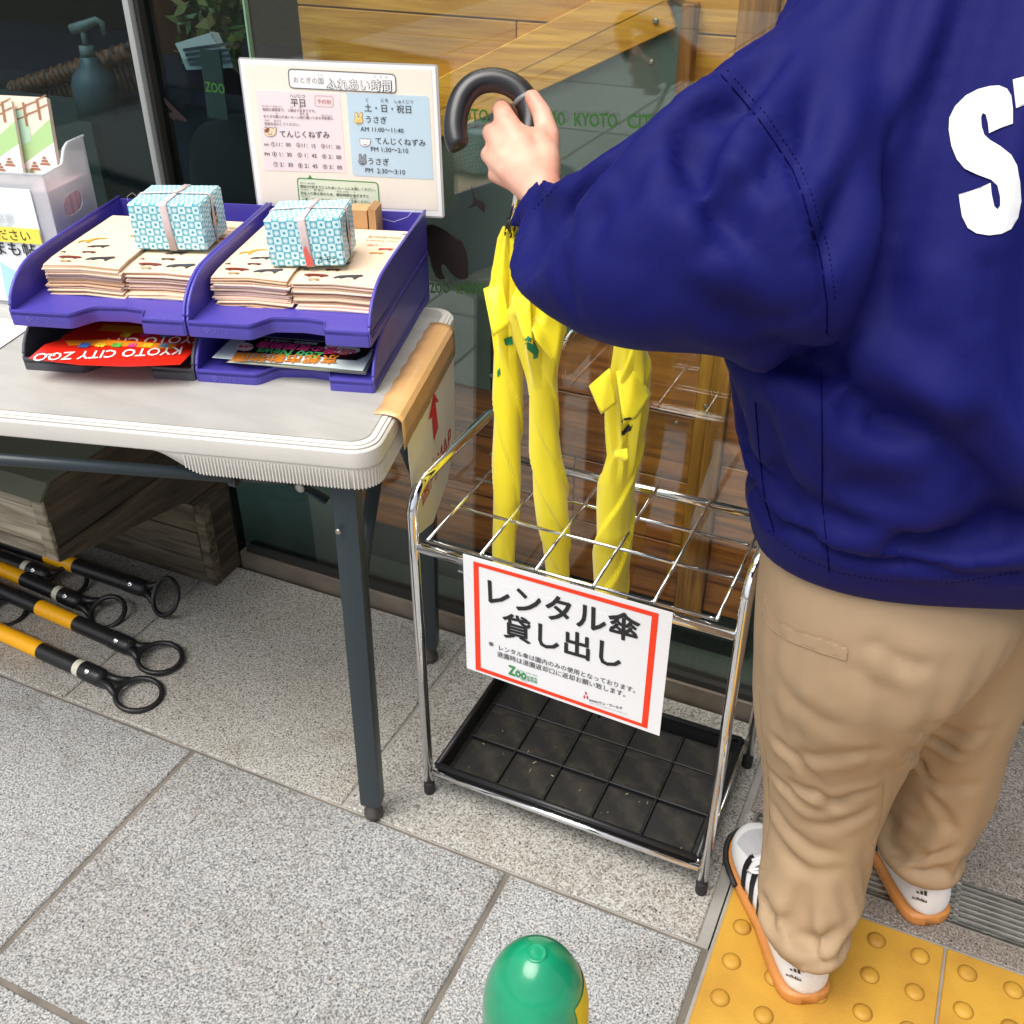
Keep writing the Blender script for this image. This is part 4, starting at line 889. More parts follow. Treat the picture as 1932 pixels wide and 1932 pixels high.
texts([('各回６組限定で、１組は４名までです。', (274, 504), (750, 520)), ('おとぎの国ふれあいルーム前に置いてある予約表に', (284, 564), (906, 586)), ('名前を記入してください。', (292, 632), (604, 640)),
       ('かくかい くみげんてい', (270, 470), (450, 476)), ('くみ', (520, 478), (546, 479)), ('めい', (600, 482), (632, 483)), ('くに', (390, 536), (414, 537)), ('まえ お', (608, 542), (684, 545)), ('よやくひょう', (798, 552), (892, 556)), ('なまえ', (292, 596), (334, 598)), ('きにゅう', (374, 600), (436, 603))], inkm('nb_plum', 108, 84, 92), .004)
texts([('開始5分前までにふれあいルームにお越しください。', (612, 1192), (1284, 1224)), ('完全入れ替え制のため、開始時間を過ぎますと', (614, 1250), (1222, 1282)), ('入室していただけませんので、ご注意ください。', (624, 1304), (1248, 1336)),
       ('かいし ふんまえ', (612, 1156), (744, 1162)), ('こ', (1096, 1184), (1108, 1185)), ('かんぜんい', (614, 1214), (692, 1218)), ('か せい', (734, 1222), (818, 1226)), ('かいし じかん', (938, 1232), (1046, 1238)), ('す', (1088, 1240), (1100, 1241)), ('にゅうしつ', (620, 1272), (700, 1276)), ('ちゅうい', (1058, 1294), (1118, 1297))], inkm('nb_dgreen', 62, 84, 56), .004)
def face(cx, cy, rx, ry, fill, line, ears, patch=None):
    m = MB(); put_poly(m, BP, ell(cx, cy, rx+4, ry+4, 24, 2), .0012)
    for e in ears: put_poly(m, BP, ell(e[0], e[1], e[2]+4, e[3]+4, 16, e[4]), .0011)
    for dx in (-rx*.3, rx*.32): put_poly(m, BP, ell(cx+dx, cy-2, 2.5, 5, 8), .0024)
    put_line(m, BP, [(cx-16, cy+14), (cx-8, cy+22), (cx, cy+14), (cx+8, cy+22), (cx+16, cy+14)], wide(4), .0024); m.build('animal_face_outline', line, nb)
    m = MB(); put_poly(m, BP, ell(cx, cy, rx, ry, 24, 2), .0018)
    for e in ears: put_poly(m, BP, ell(*e[:4], 16, e[4]), .0016)
    m.build('animal_face', fill, nb)
    if patch: mm_ = MB(); put_poly(mm_, BP, patch, .0020); mm_.build('brown_patch', inkm('nb_brown', 150, 92, 62), nb)
oln = inkm('nb_outline', 74, 54, 44)
face(342, 696, 52, 38, inkm('nb_skin', 250, 222, 190), oln, [(300, 664, 13, 10, -30), (386, 668, 13, 10, 30)], smooth_poly([(298, 668), (326, 656), (338, 662), (334, 690), (310, 704), (292, 692)], 2))
face(1132, 592, 38, 28, inkm('nb_rabbit', 250, 216, 140), inkm('nb_orange_line', 190, 120, 50), [(1112, 546, 12, 28, -12), (1152, 548, 12, 28, 14)])
face(1190, 790, 44, 32, inkm('nb_white', 250, 250, 250, .4), dgrey, [(1154, 764, 11, 9, -30), (1230, 768, 11, 9, 30)])
face(1166, 958, 34, 28, inkm('nb_greyrab', 150, 154, 166), dgrey, [(1148, 918, 11, 26, -10), (1184, 920, 11, 26, 14)])
m = MB(); m.tube([frUR @ Vector(p) for p in [(.165, .338, .078), (.178, .334, .058), (.20, .336, .052), (.222, .338, .060), (.236, .340, .075)]], .0004, 5)
tag(m.build('hanging_string', mat('nylon_string', (.6, .62, .66), .4)), 'thin slack nylon string hanging below the timetable notice corner', 'string')

# ================================================================== FROSTED FILE BOX WITH BROCHURES
bx = Vector((-1.178, .062, .705)); BA = R(13); F1 = Vector((math.cos(BA), math.sin(BA), 0)); F2 = Vector((-math.sin(BA), math.cos(BA), 0))
frB = Matrix((F1, F2, ZV)).transposed().to_4x4(); frB.translation = bx
fb = empty('file_box', bx, 'frosted clear plastic file box with handle hole standing at the left end of the table', 'file box')
W_, D_, H0, H1 = .29, .115, .208, .236
def sideprof(x, flare=.006):
    outer = [(0, 0), (D_, 0), (D_+.004, H1), (D_-.040, H1), (D_-.052, H1-.006), (D_-.066, H0+.002), (0, H0)]
    return outer
def wallwithhole(x0, x1):
    # side wall with oval handle hole, in y-z plane
    from mathutils.geometry import delaunay_2d_cdt as cdt
    out = sideprof(0); hole = [(D_*.50+.026*math.copysign(abs(math.cos(a))**.6, math.cos(a)), .150+.0155*math.copysign(abs(math.sin(a))**.8, math.sin(a))+.10*(.026*math.cos(a))) for a in [2*math.pi*i/20 for i in range(20)]]
    V2 = [Vector(p) for p in out+hole]; n = len(out); E_ = [(i, (i+1) % n) for i in range(n)]+[(n+i, n+(i+1) % 20) for i in range(20)]
    vs, es, fs, *_ = cdt(V2, E_, [], 1, 1e-6)
    fs2 = []
    for f in fs:
        c = sum((vs[i] for i in f), Vector((0, 0)))/len(f)
        inside = abs((c.x-D_*.5)/.026)**2.4+abs((c.y-.150-.1*(c.x-D_*.5))/.0155)**2.4 < .95
        if not inside: fs2.append(f)
    m = MB(); nn = len(vs); m.add([frB @ Vector((x1, v.x, v.y)) for v in vs]+[frB @ Vector((x0, v.x, v.y)) for v in vs], [tuple(f) for f in fs2]+[tuple(nn+i for i in f)[::-1] for f in fs2])
    for a_, b_ in [(i, (i+1) % n) for i in range(n)]+[(n+i, n+(i+1) % 20) for i in range(20)]: m.f.append([a_, b_, nn+b_, nn+a_]); m.m.append(0); m.sm.append(False)
    return m
wallwithhole(-.0022, 0).build('side_wall', clearpl, fb, recalc=False); wallwithhole(-W_, -W_+.0022).build('side_wall', clearpl, fb, recalc=False)
MB().box((-W_+.0024, 0, 0), (-.0024, .002, H0), frB).build('front_wall', clearpl, fb)
MB().box((-W_+.0024, D_-.002, 0), (-.0024, D_, H1*.9), frB).build('back_wall', clearpl, fb)
MB().box((-W_+.0024, .0022, 0), (-.0024, D_-.0022, .002), frB).build('base', clearpl, fb)
m = MB(); m.tube([frB @ Vector(p) for p in [(.001, .0, H0), (.001, D_-.066, H0+.002), (.001, D_-.052, H1-.006), (.001, D_-.040, H1), (.001, D_+.004, H1)]], .0018, 8); m.tube([frB @ Vector(p) for p in [(-W_, -.001, H0), (.001, -.001, H0)]], .002, 8); m.build('rim', clearpl, fb)
# what stands in it
pinkb = mat('booklet_block_edges', rgb(205, 90, 110), .7, var=1, vscale=60, col2=rgb(236, 226, 230), stretch=(1, 26, .05), detail=3)
castle = {}
gA, gB, gC = inkm('br_green', 178, 216, 150), inkm('br_mint', 190, 226, 196), inkm('br_brown', 168, 120, 88)
def brochure(x, y, w_, h_, z0, tilt, label, n=3, cover=True, ang=0):
    o_ = frB @ Vector((x, y, z0)); fr = frB @ Matrix.Translation((x, y, z0)) @ Matrix.Rotation(R(ang), 4, 'Z') @ Matrix.Rotation(R(tilt), 4, 'X')
    t = empty('brochure', o_, label, 'brochure', 'brochures standing in the frosted file box')
    for k in range(n): MB().box((0, .0022*k, 0), (w_, .0022*k+.0015, h_-.001*k), fr).build('sheet', paper_w if not cover else inkm('br_peach', 246, 226, 208), t)
    if cover:
        L2 = lambda x_, z_, l=.0004: fr @ Vector((x_*w_, -l, z_*h_))
        def pp(P, mt, l, nm='print'): m = MB(); m.add([L2(a_, b_, l) for a_, b_ in P], [tuple(range(len(P)))]); m.build(nm, mt, t)
        pp([(0, .50), (.25, .60), (.6, .72), (1, .86), (1, .70), (.5, .56), (0, .40)], gA, .0003)
        pp([(0, .40), (.5, .56), (1, .70), (1, .05), (0, .05)], inkm('br_white', 250, 250, 246), .0003)
        pp([(.42, .66), (.40, .82), (.46, .93), (.56, .90), (.64, .80), (.62, .70)], gB, .0005)
        pp([(0, .44), (.3, .52), (.6, .50), (.8, .44), (1, .42), (1, .05), (0, .05)], gB, .0005); pp([(0, .36), (.4, .42), (1, .36), (1, .05), (0, .05)], inkm('br_peach', 246, 226, 208), .0006)
        m = MB()
        for z_ in (.82, .76): 
            for a_ in range(5): q_ = [(.02+.2*a_, z_+.04*a_-.006), (.24+.2*a_, z_+.04*a_+.030), (.24+.2*a_, z_+.04*a_+.040), (.02+.2*a_, z_+.04*a_+.004)]; m.add([L2(min(a, 1), b, .0007) for a, b in q_], [(0, 1, 2, 3)])
        for a_ in range(4): q_ = [(.10+.24*a_, .70+.05*a_), (.14+.24*a_, .70+.05*a_), (.14+.24*a_, .86+.05*a_), (.10+.24*a_, .86+.05*a_)]; m.add([L2(a, min(b, .99), .0008) for a, b in q_], [(0, 1, 2, 3)])
        for (a_, b_) in ((.55, .44), (.80, .54), (.62, .50), (.88, .42), (.30, .38), (.7, .33), (.15, .44), (.10, .33), (.45, .31), (.85, .30)):
            for k, (hw, zz) in enumerate(((.10, 0), (.065, .022), (.035, .044))): m.add([L2(min(a_+s1*hw, 1), b_+zz+dz, .0009) for s1, dz in ((-1, 0), (1, 0), (.7, .016), (-.7, .016))], [(0, 1, 2, 3)])
        tag(m.build('castle_print', gC, t), kind='stuff')
        if n > 3:
            vs, fs = text_poly('トした', .03); k = w_*.42/max(v[0] for v in vs)
            m = MB()
            for tx, zz in (('トした', .25), ('の動画も', .20), ('でる！', .15)):
                vs, fs = text_poly(tx, .03); m.add([fr @ Vector((w_*.46+v[0]*k*.85, -.0011, h_*zz+v[1]*k*.9)) for v in vs], fs)
            m.build('lettering', inkm('br_magenta', 214, 50, 120), t)
    return t
brochure(-.128, .066, .100, .212, .085, -7, 'rightmost green and peach castle patterned brochure in the file box', 4)
brochure(-.180, .052, .100, .205, .088, -8, 'castle patterned brochure partly behind the rightmost one in the file box', 3)
brochure(-.235, .042, .092, .195, .085, -9, 'leftmost castle patterned brochure at the frame edge in the file box', 3)
brochure(-.215, .022, .080, .165, .080, -10, 'plain white booklets leaning at the front of the file box', 6, False, 6)
m = MB(); m.box((-.200, .010, .004), (-.006, D_-.006, .180), frB); o = m.build('booklet_block', pinkb); tag(o, 'block of booklets with pink and white edges inside the file box', 'booklets')
m = MB(); m.box((-.165, .006, .183), (-.040, .040, .190), frB); tag(m.build('booklet_block', mat('booklet_top_edges', rgb(190, 170, 170), .8, var=.4, vscale=50, stretch=(20, 1, 1))), 'booklet top edges just below the file box rim', 'booklets')
# printed card and the yellow request label on the front
FP = Plane(bx-F2*.0009, -F2)
cardp = empty('poster_card', bx-F1*.1, 'pale blue and white printed card on the front of the file box', 'card')
MB().box((-W_+.01, -.0022, .006), (-.026, -.0012, .186), frB).build('card', inkm('card_white', 236, 242, 246, .4), cardp)
def onf(P, mt, nm, par, l=.0030): m = MB(); m.add([frB @ Vector((x, -l, z)) for x, z in P], [tuple(range(len(P)))]); return m.build(nm, mt, par)
onf([(-.13, .186), (-.075, .184), (-.105, .135), (-.14, .120)], inkm('card_sky', 178, 222, 238), 'print', cardp)
onf([(-.115, .010), (-.040, .010), (-.045, .062), (-.075, .050), (-.110, .070)], inkm('card_sky', 178, 222, 238), 'print', cardp, .0026)
onf([(-.095, .010), (-.065, .010), (-.085, .060)], inkm('card_white2', 232, 240, 244), 'print', cardp, .0032)
onf([(-.069+.004*math.cos(a), .040+.005*math.sin(a)) for a in [2*math.pi*i/10 for i in range(10)]], red_ink, 'strawberry_print', cardp, .0034)
onf([(-.072, .044), (-.066, .044), (-.069, .051)], inkm('leafgreen', 60, 150, 70), 'print', cardp, .0035)
for tx, x, z, w__, mt in (('まも帖', -.115, .084, .075, ink), ('京都', -.095, .135, .03, inkm('card_grey', 205, 212, 216)), ('岡崎', -.12, .110, .05, inkm('card_grey', 205, 212, 216)), ('ハンドブック', -.085, .020, .05, inkm('card_white3', 246, 248, 250)), ('WIDE GUIDE', -.07, .007, .03, ink_g)):
    vs, fs = text_poly(tx, .01); k = w__/max(v[0] for v in vs); m = MB(); m.add([frB @ Vector((x+v[0]*k, -.0038, z+v[1]*k)) for v in vs], fs); m.build('lettering', mt, cardp)
yl = empty('yellow_label', frB @ Vector((-.06, -.004, .11)), 'yellow strip label with black writing stuck across the file box front', 'label')
MB().box((-.20, -.0052, .104), (-.026, -.0044, .127), frB).build('strip', inkm('strip_yellow', 252, 232, 92, .45), yl)
vs, fs = text_poly('お取りください', .0); k = .135/max(v[0] for v in vs); m = MB(); m.add([frB @ Vector((-.178+v[0]*k, -.0058, .1085+v[1]*k)) for v in vs], fs); m.build('lettering', ink, yl)
# small notice at the table corner on the left
sn = empty('small_notice', at_z(20, 625, .706), 'small white notice with a ruled border lying flat at the left table edge', 'notice')
Ps = Plane((0, 0, .7066), (0, 0, 1)); m = MB(); q = [(-60, 596), (14, 602), (62, 609), (50, 622), (0, 656), (-60, 700)]
m.add([Ps.w(*p, 0) for p in q]+[Ps.w(*p, -.0006) for p in q], [tuple(range(6)), tuple(range(11, 5, -1))]+[(i, (i+1) % 6, 6+(i+1) % 6, 6+i) for i in range(6)]); m.build('sheet', inkm('sn_white', 240, 236, 232, .4), sn)
m = MB(); put_line(m, Ps, [(-40, 602), (52, 612), (0, 648)], .0009, .0004); put_text(m, Ps, 'ください。', (6, 622), (42, 616), .0004); put_text(m, Ps, 'お取り', (-20, 634), (10, 628), .0004); m.build('lettering', ink_g, sn)

# ================================================================== UMBRELLA RACK
XL, XR, YF, YB, RT = -.534, -.071, -.0265, .2505, .505
rk = empty('umbrella_rack', (-.3, .11, 0), 'chrome tube umbrella rack with wire grid top and black drip tray', 'umbrella stand')
def side(x, nm='side_loop'):
    top = .590; r = .045; P = [Vector((x, YF, .022)), Vector((x, YF, top-r))]
    P += arc((x, YF+r, top-r), (0, -1, 0), (0, 0, 1), r, 0, math.pi/2, 8)[1:]+arc((x, YB-r, top-r), (0, 0, 1), (0, 1, 0), r, 0, math.pi/2, 8)+[Vector((x, YB, .022))]
    o = MB().tube(P, .0080, 18).build(nm, steel, rk)
    for y in (YF, YB):
        MB().lathe([(.0002, 0), (.0082, 0), (.0092, .003), (.0092, .020), (.0084, .026)], (x, y, 0), n=16).build('foot_cap', black_rub, o)
side(XL); side(XR)
for y in (YF, YB):
    MB().tube([(XL+.008, y, RT-.006), (XR-.008, y, RT-.006)], .0072, 16).build('top_rail', steel, rk)
    MB().tube([(XL+.008, y, .050), (XR-.008, y, .050)], .0055, 12).build('bottom_rail', steel, rk)
for x in (XL+.012, XR-.012): MB().tube([(x-.0, YF+.004, .058), (x, YB-.004, .058)], .003, 8).build('tray_rod', steel, rk)
MB().tube([(XR-.0085, YF+.012, .06), (XR-.001, YF+.04, .10), (XR-.001, YB-.05, .10), (XR-.0085, YB-.012, .06)], .0022, 8).build('tray_rod', steel, rk)
gx = [-.518+.0826*i for i in range(6)]; gy = [-.012, .082, .165, .246]
for x in gx: MB().tube([(x, gy[0]-.006, RT+.0030), (x, gy[-1]+.006, RT+.0030)], .0024, 10).build('grid_wire', steel, rk)
for i, y in enumerate(gy): MB().tube([(gx[0]-(.014 if 0 < i < 3 else 0), y, RT-.0018), (gx[-1]+(.014 if 0 < i < 3 else 0), y, RT-.0018)], .0026, 10).build('grid_wire', steel, rk)
# tray
dtb = MB(); x0, x1, y0, y1 = -.521, -.085, -.020, .242
dtb.box((x0+.004, y0+.004, .028), (x1-.004, y1-.004, .033)); dtr = dtb.build('drip_tray', tray_blk, rk)
m = MB(); m.box((x0, y0, .034), (x1, y0+.005, .060)); m.box((x0, y1-.005, .034), (x1, y1, .060)); m.box((x0, y0+.0052, .034), (x0+.005, y1-.0052, .060)); m.box((x1-.005, y0+.0052, .034), (x1, y1-.0052, .060)); m.build('tray_wall', tray_blk, dtr)
m = MB()
for a_, b_ in (((x0, y0), (x1, y0)), ((x1, y0), (x1, y1)), ((x1, y1), (x0, y1)), ((x0, y1), (x0, y0))):
    m.tube([(a_[0], a_[1], .0625), (b_[0], b_[1], .0625)], .0052, 10, flat=1.0)
m.build('tray_rim', tray_blk, dtr)
xs = [x0+.012+(x1-x0-.024)*i/5 for i in range(6)]; ys = [-.004, .085, .170, .236]; cm = None
for i in range(5):
    for j in range(3):
        w_ = xs[1]-xs[0]; d_ = .086
        if cm is None:
            c_ = MB().box((.002, .002, 0), (w_-.002, d_-.003, .003)).build('tray_cell', tray_floor, dtr, loc=(0, 0, 0), bevel=.0012, seg=1); cm = c_.data; 
        else: c_ = inst('tray_cell', cm, dtr)
        c_.location = Vector((xs[i], min(ys[j], .150), .0335+.0004*(j == 2)))-Vector(dtr['_o'])
m = MB()
for x in xs[1:-1]: m.box((x-.0016, y0+.01, .0335), (x+.0016, y1-.01, .0405))
for y in ys[1:-1]: m.box((x0+.01, y-.0016, .0337), (x1-.01, y+.0016, .0402))
m.build('tray_ribs', tray_blk, dtr, bevel=.0007, seg=1)
# bits of straw and dirt in the tray
m = MB()
for k in range(22):
    p = Vector((random.uniform(x0+.02, x1-.02), random.uniform(y0+.015, y1-.12), .0370)); a_ = random.random()*6.3; l_ = random.uniform(.0008, .0042); w_ = random.uniform(.0002, .0005)
    e = Vector((math.cos(a_), math.sin(a_), 0)); s_ = Vector((-e.y, e.x, 0)); m.add([p-e*l_-s_*w_, p+e*l_-s_*w_, p+e*l_+s_*w_+ZV*.0006, p-e*l_+s_*w_+ZV*.0004], [(0, 1, 2, 3)])
tag(m.build('straw_bits', mat('straw', rgb(190, 170, 130), .8)), 'bits of straw and dirt scattered in the drip tray', kind='stuff')

# rental sign hung on the front rail
SN = Plane((0, YF-.0095, 0), (0, -1, 0), lambda x, y: ((1680+x*.43478)/1.9627, (2000+y*.43478)/1.9627))
sg = empty('rental_sign', (-.31, YF-.01, .39), 'white laminated umbrella rental sign with vermilion border on the rack front', 'sign')
slab_on(SN, [(76, 110), (1868, 622), (1850, 1480+190), (300-180, 1085)] if False else [(78, 118), (1868, 622), (1752, 1668), (112, 1090)], 0, .0009, 'card', paper_w, sg)
bq = [(168, 178), (1748, 626), (1650, 1604), (188, 1100)]; bi = [(213, 222), (1688, 648), (1602, 1560), (232, 1084)]
m = MB()
for i in range(4):
    j = (i+1) % 4; m.add([SN.w(*bq[i], .0005), SN.w(*bq[j], .0005), SN.w(*bi[j], .0005), SN.w(*bi[i], .0005)], [(0, 1, 2, 3)])
m.build('border', red_ink, sg)
m = MB(); put_text(m, SN, 'レンタル傘', (302, 520), (1578, 860), .0008, bold=.028, hs=1.05); put_text(m, SN, '貸し出し', (426, 800), (1420, 1082), .0008, bold=.028, hs=1.05); m.build('headline_lettering', ink, sg)
m = MB(); put_text(m, SN, '※', (300, 900), (344, 912), .0008); put_text(m, SN, 'レンタル傘は園内のみの使用となっております。', (388, 930), (1546, 1298), .0008, bold=.004, hs=1.1); put_text(m, SN, '退園時は退園返却口に返却お願い致します。', (372, 984), (1462, 1332), .0008, bold=.004, hs=1.1); m.build('small_lettering', inkm('sg_grey', 44, 44, 48), sg)
m = MB(); put_text(m, SN, 'Zoo', (470, 1136), (618, 1186), .0008, bold=.05, hs=1.5); m.build('zoo_logo', inkm('zoo_green', 56, 140, 80), sg)
m = MB(); put_text(m, SN, 'kyoto city zoo', (540, 1108), (714, 1160), .0008); put_text(m, SN, '京都市', (626, 1172), (712, 1192), .0008, bold=.02); put_text(m, SN, '動物園', (626, 1196), (712, 1218), .0008, bold=.02)
for k in range(4): put_poly(m, SN, ell(574+k*14, 1178+k*6+(4 if k % 2 else 0), 5, 6, 8), .0008)
m.build('zoo_logo', inkm('zoo_green2', 110, 160, 130), sg)
m = MB()
for cx, cy in ((1128, 1302), (1114, 1332), (1140, 1338)): put_poly(m, SN, [(cx, cy-18), (cx+9, cy+2), (cx, cy+18), (cx-9, cy-2)], .0008)
m.build('red_diamonds', inkm('diamond_red', 205, 30, 40), sg)
m = MB(); put_text(m, SN, '株式会社', (1156, 1366), (1236, 1386), .0008, bold=.03); put_text(m, SN, 'ワン・ワールド', (1240, 1392), (1436, 1440), .0008, bold=.03, hs=1.2); m.build('small_lettering', ink, sg)
m = MB(); put_text(m, SN, 'clean, total management, total maintenance', (1156, 1384), (1480, 1484), .0008); m.build('small_lettering', inkm('sg_lgrey', 150, 150, 150), sg)
rows = []
for k in range(9): a_ = -math.pi*.62+math.pi*1.35*k/8; rows.append([(x, YF-math.cos(a_)*.0086, RT-.006+math.sin(a_)*.0086) for x in (-.462, -.36, -.26, -.160)])
rows = [[(x, YF-.0100, RT-.022) for x in (-.462, -.36, -.26, -.160)]]+rows
m = MB(); m.loft([[Vector(p) for p in r_] for r_ in rows], cap=False, closed=False); o = m.build('clear_tape', film, sg, recalc=False)

# ================================================================== UMBRELLAS
def spline(P, k=5):
    out = []
    for i in range(len(P)-1):
        a, b, c, d = P[max(i-1, 0)], P[i], P[i+1], P[min(i+2, len(P)-1)]
        for j in range(k):
            t = j/k; out.append(.5*((2*b)+(c-a)*t+(2*a-5*b+4*c-d)*t*t+(3*b-a-3*c+d)*t**3))
    return out+[P[-1]]
def umbrella(path, label, handle=None, tw=6.5, seed=0):
    """path: list of (px, py, y, width_px) down the furled canopy; real positions solved on planes of constant y"""
    P = [(at_y(q_[0], q_[1], q_[2]), q_[3]*.5) for q_ in path]
    P = [(p, w_*depth(p)/F) for p, w_ in P]
    t = empty('umbrella', P[-1][0], label, 'umbrella', 'yellow rental umbrellas in the rack')
    # resample
    Q = []; 
    for i in range(len(P)-1):
        for k in range(10): a_ = k/10; a2 = a_; Q.append((P[i][0].lerp(P[i+1][0], a2), P[i][1]*(1-a2)+P[i+1][1]*a2))
    Q.append(P[-1]); n = 216; RU = [0]; rings = []; acc = 0
    for i, (p, r) in enumerate(Q):
        if i: acc += (p-Q[i-1][0]).length
        rf = np.interp(i/10, range(len(path)), [q_[4] if len(q_) > 4 else 0 for q_ in path])
        tng = (Q[min(i+1, len(Q)-1)][0]-Q[max(i-1, 0)][0]).normalized(); u = tng.cross(Vector((0, 1, 0))).normalized(); v = tng.cross(u)
        ring = []
        for j in range(n):
            a_ = 2*math.pi*j/n; ph = (a_*3+acc*tw*3*2.6+seed+1.2*noise.noise(Vector((acc*7, seed, 0))))/(2*math.pi)
            f_ = ph % 1; saw = (f_**1.15) if f_ < .965 else (1-f_)/.035; pl5 = abs(((a_*7/(2*math.pi)+acc*3+.3*math.sin(acc*20+a_)) % 1)-.5)*2
            nz = noise.noise(Vector((math.cos(a_)*1.6+seed, math.sin(a_)*1.6, acc*9)))
            big = .05*math.cos(2*a_+acc*11+seed)
            rr = r*(.94+.20*(saw-.45)*(1-rf)+.07*nz+big*.7+rf*(pl5-.45)*.85)
            ring.append(p+(u*math.cos(a_)+v*math.sin(a_))*rr)
        rings.append(ring)
    can = MB().loft(rings).build('canopy', yellow_f, t)
    end = P[-1][0]; dr_ = (P[-1][0]-P[-2][0]).normalized()
    MB().tube([end, end+dr_*.05], [.004, .003], 8).build('ferrule', black_pl, t)
    if handle:
        sh, hk = handle; MB().tube([P[0][0]+(P[0][0]-sh)*-.0-Vector((0, 0, .01)), sh], .0042, 10).build('shaft', steel, t)
        MB().tube([P[0][0]-ZV*.005, P[0][0]+(sh-P[0][0])*.14], [.0075, .0065], 12).build('runner', black_pl, t)
        for k in range(6):
            a_ = k*1.05; b_ = P[0][0]+Vector((math.cos(a_)*.007, math.sin(a_)*.007, -.012)); MB().tube([b_, b_+(sh-P[0][0])*.10+Vector((math.cos(a_)*.002, math.sin(a_)*.002, 0))], .0013, 5).build('rib_end', black_pl, t)
        hs__ = spline(hk); MB().tube(hs__, [.0140]*(len(hs__)-4)+[.0137, .0128, .0108, .007], 24).build('hook_handle', mat('handle_black', (.012, .012, .014), .34, coat=.15), t)
        m = MB(); hp_ = hk[4]; m.tube([hk[3].lerp(hk[4], .3), hk[3].lerp(hk[4], .62)], .0144, 20); m.build('handle_band', mat('handle_band', (.16, .17, .18), .3), t)
    return t, can
def flap(t, pts, thick=.0012, m_=None):
    """a loose canopy corner: px outline with own distance to the lens for each corner"""
    P = [at_d(a, b, d) for a, b, d in pts]; n = len(P); c = sum(P, Vector())/n; nn = (P[1]-P[0]).cross(P[2]-P[0]).normalized()
    if nn.dot(CAM-c) < 0: nn = -nn
    c2 = c+nn*.005; V = P+[c2]; m = MB(); m.add(V, [(i, (i+1) % n, n) for i in range(n)], True); o = m.build('canopy_corner', m_ or yellow_f, t, recalc=False)
    s_ = o.modifiers.new('sub', 'SUBSURF'); s_.levels = s_.render_levels = 2; s_.subdivision_type = 'SIMPLE'
    s_ = o.modifiers.new('th', 'SOLIDIFY'); s_.thickness = thick; s_.offset = 0
    return o
# first umbrella, being lifted out: hook in the hand
dH = 1.222
hkpx = [(984, 322), (994, 272), (1001, 232), (997, 200), (983, 174), (958, 157), (928, 151), (898, 158), (876, 178), (864, 206), (859, 238), (862, 266), (868, 280)]
hook = [at_d(x, y, dH) for x, y in hkpx]
um1, can1 = umbrella([(962, 428, .13, 24, .5), (960, 450, .13, 36, .5), (958, 500, .13, 48, .25), (957, 560, .13, 66, .6), (960, 620, .13, 62, .4), (960, 670, .13, 60, .1), (960, 720, .13, 62), (958, 800, .13, 58), (956, 900, .13, 58), (954, 980, .13, 50), (951, 1050, .13, 42), (950, 1120, .13, 32), (950, 1200, .13, 14)],
    'yellow umbrella being lifted out of the rack, held by its black hook handle', (hook[0], hook), 5.5, 1)
um2, can2 = umbrella([(1004, 520, .070, 50), (1012, 580, .078, 96, .6), (1018, 640, .086, 84, .55), (1022, 690, .092, 66, .3), (1024, 720, .096, 60, 0), (1026, 780, .103, 58), (1031, 860, .113, 60), (1040, 930, .123, 68), (1047, 1000, .133, 58), (1053, 1075, .146, 46), (1056, 1150, .160, 38), (1058, 1230, .177, 28), (1058, 1290, .190, 12)],
    'middle furled yellow umbrella in the rack, with a green printed letter near the sleeve', (at_y(1004, 480, .066), arc(at_y(1004, 476, .066)+Vector((.03, 0, 0)), (1, 0, 0), (0, 0, 1), .03, math.pi, 0, 8)), 6.5, 3)
um3, can3 = umbrella([(1192, 560, .070, 46), (1190, 640, .078, 60, .0), (1189, 700, .086, 70, .3), (1184, 780, .095, 72, .45), (1177, 860, .105, 64, .2), (1166, 900, .111, 70), (1160, 960, .119, 74), (1155, 1040, .131, 76), (1152, 1110, .143, 68), (1146, 1180, .158, 48), (1140, 1250, .172, 34), (1134, 1320, .190, 12)],
    'rightmost yellow umbrella in the rack, with loose pointed canopy corners', (at_y(1194, 530, .066), arc(at_y(1178, 520, .066), (1, 0, 0), (0, 0, 1), .03, 0, math.pi, 8)), -6.0, 5)
d2 = depth(at_y(1010, 600, .082)); d3 = depth(at_y(1180, 760, .095))
flap(um1, [(912, 545, d2+.0), (948, 530, d2-.0), (962, 610, d2+.0), (930, 636, d2+.0)])
flap(um2, [(985, 560, d2-.03), (1035, 570, d2-.05), (1062, 612, d2-.035), (1050, 690, d2-.03), (1010, 640, d2-.05)])
flap(um2, [(965, 560, d2-.04), (1000, 555, d2-.055), (1006, 650, d2-.04), (988, 640, d2-.04)])
flap(um3, [(1111, 728, d3-.035), (1150, 694, d3-.055), (1164, 760, d3-.04), (1134, 782, d3-.035)])
flap(um3, [(1162, 700, d3-.05), (1196, 695, d3-.060), (1229, 744, d3-.035), (1200, 790, d3-.045), (1176, 800, d3-.05)])
flap(um3, [(1160, 850, d3-.028), (1184, 846, d3-.05), (1186, 866, d3-.05), (1180, 870, d3-.045), (1158, 862, d3-.035)])

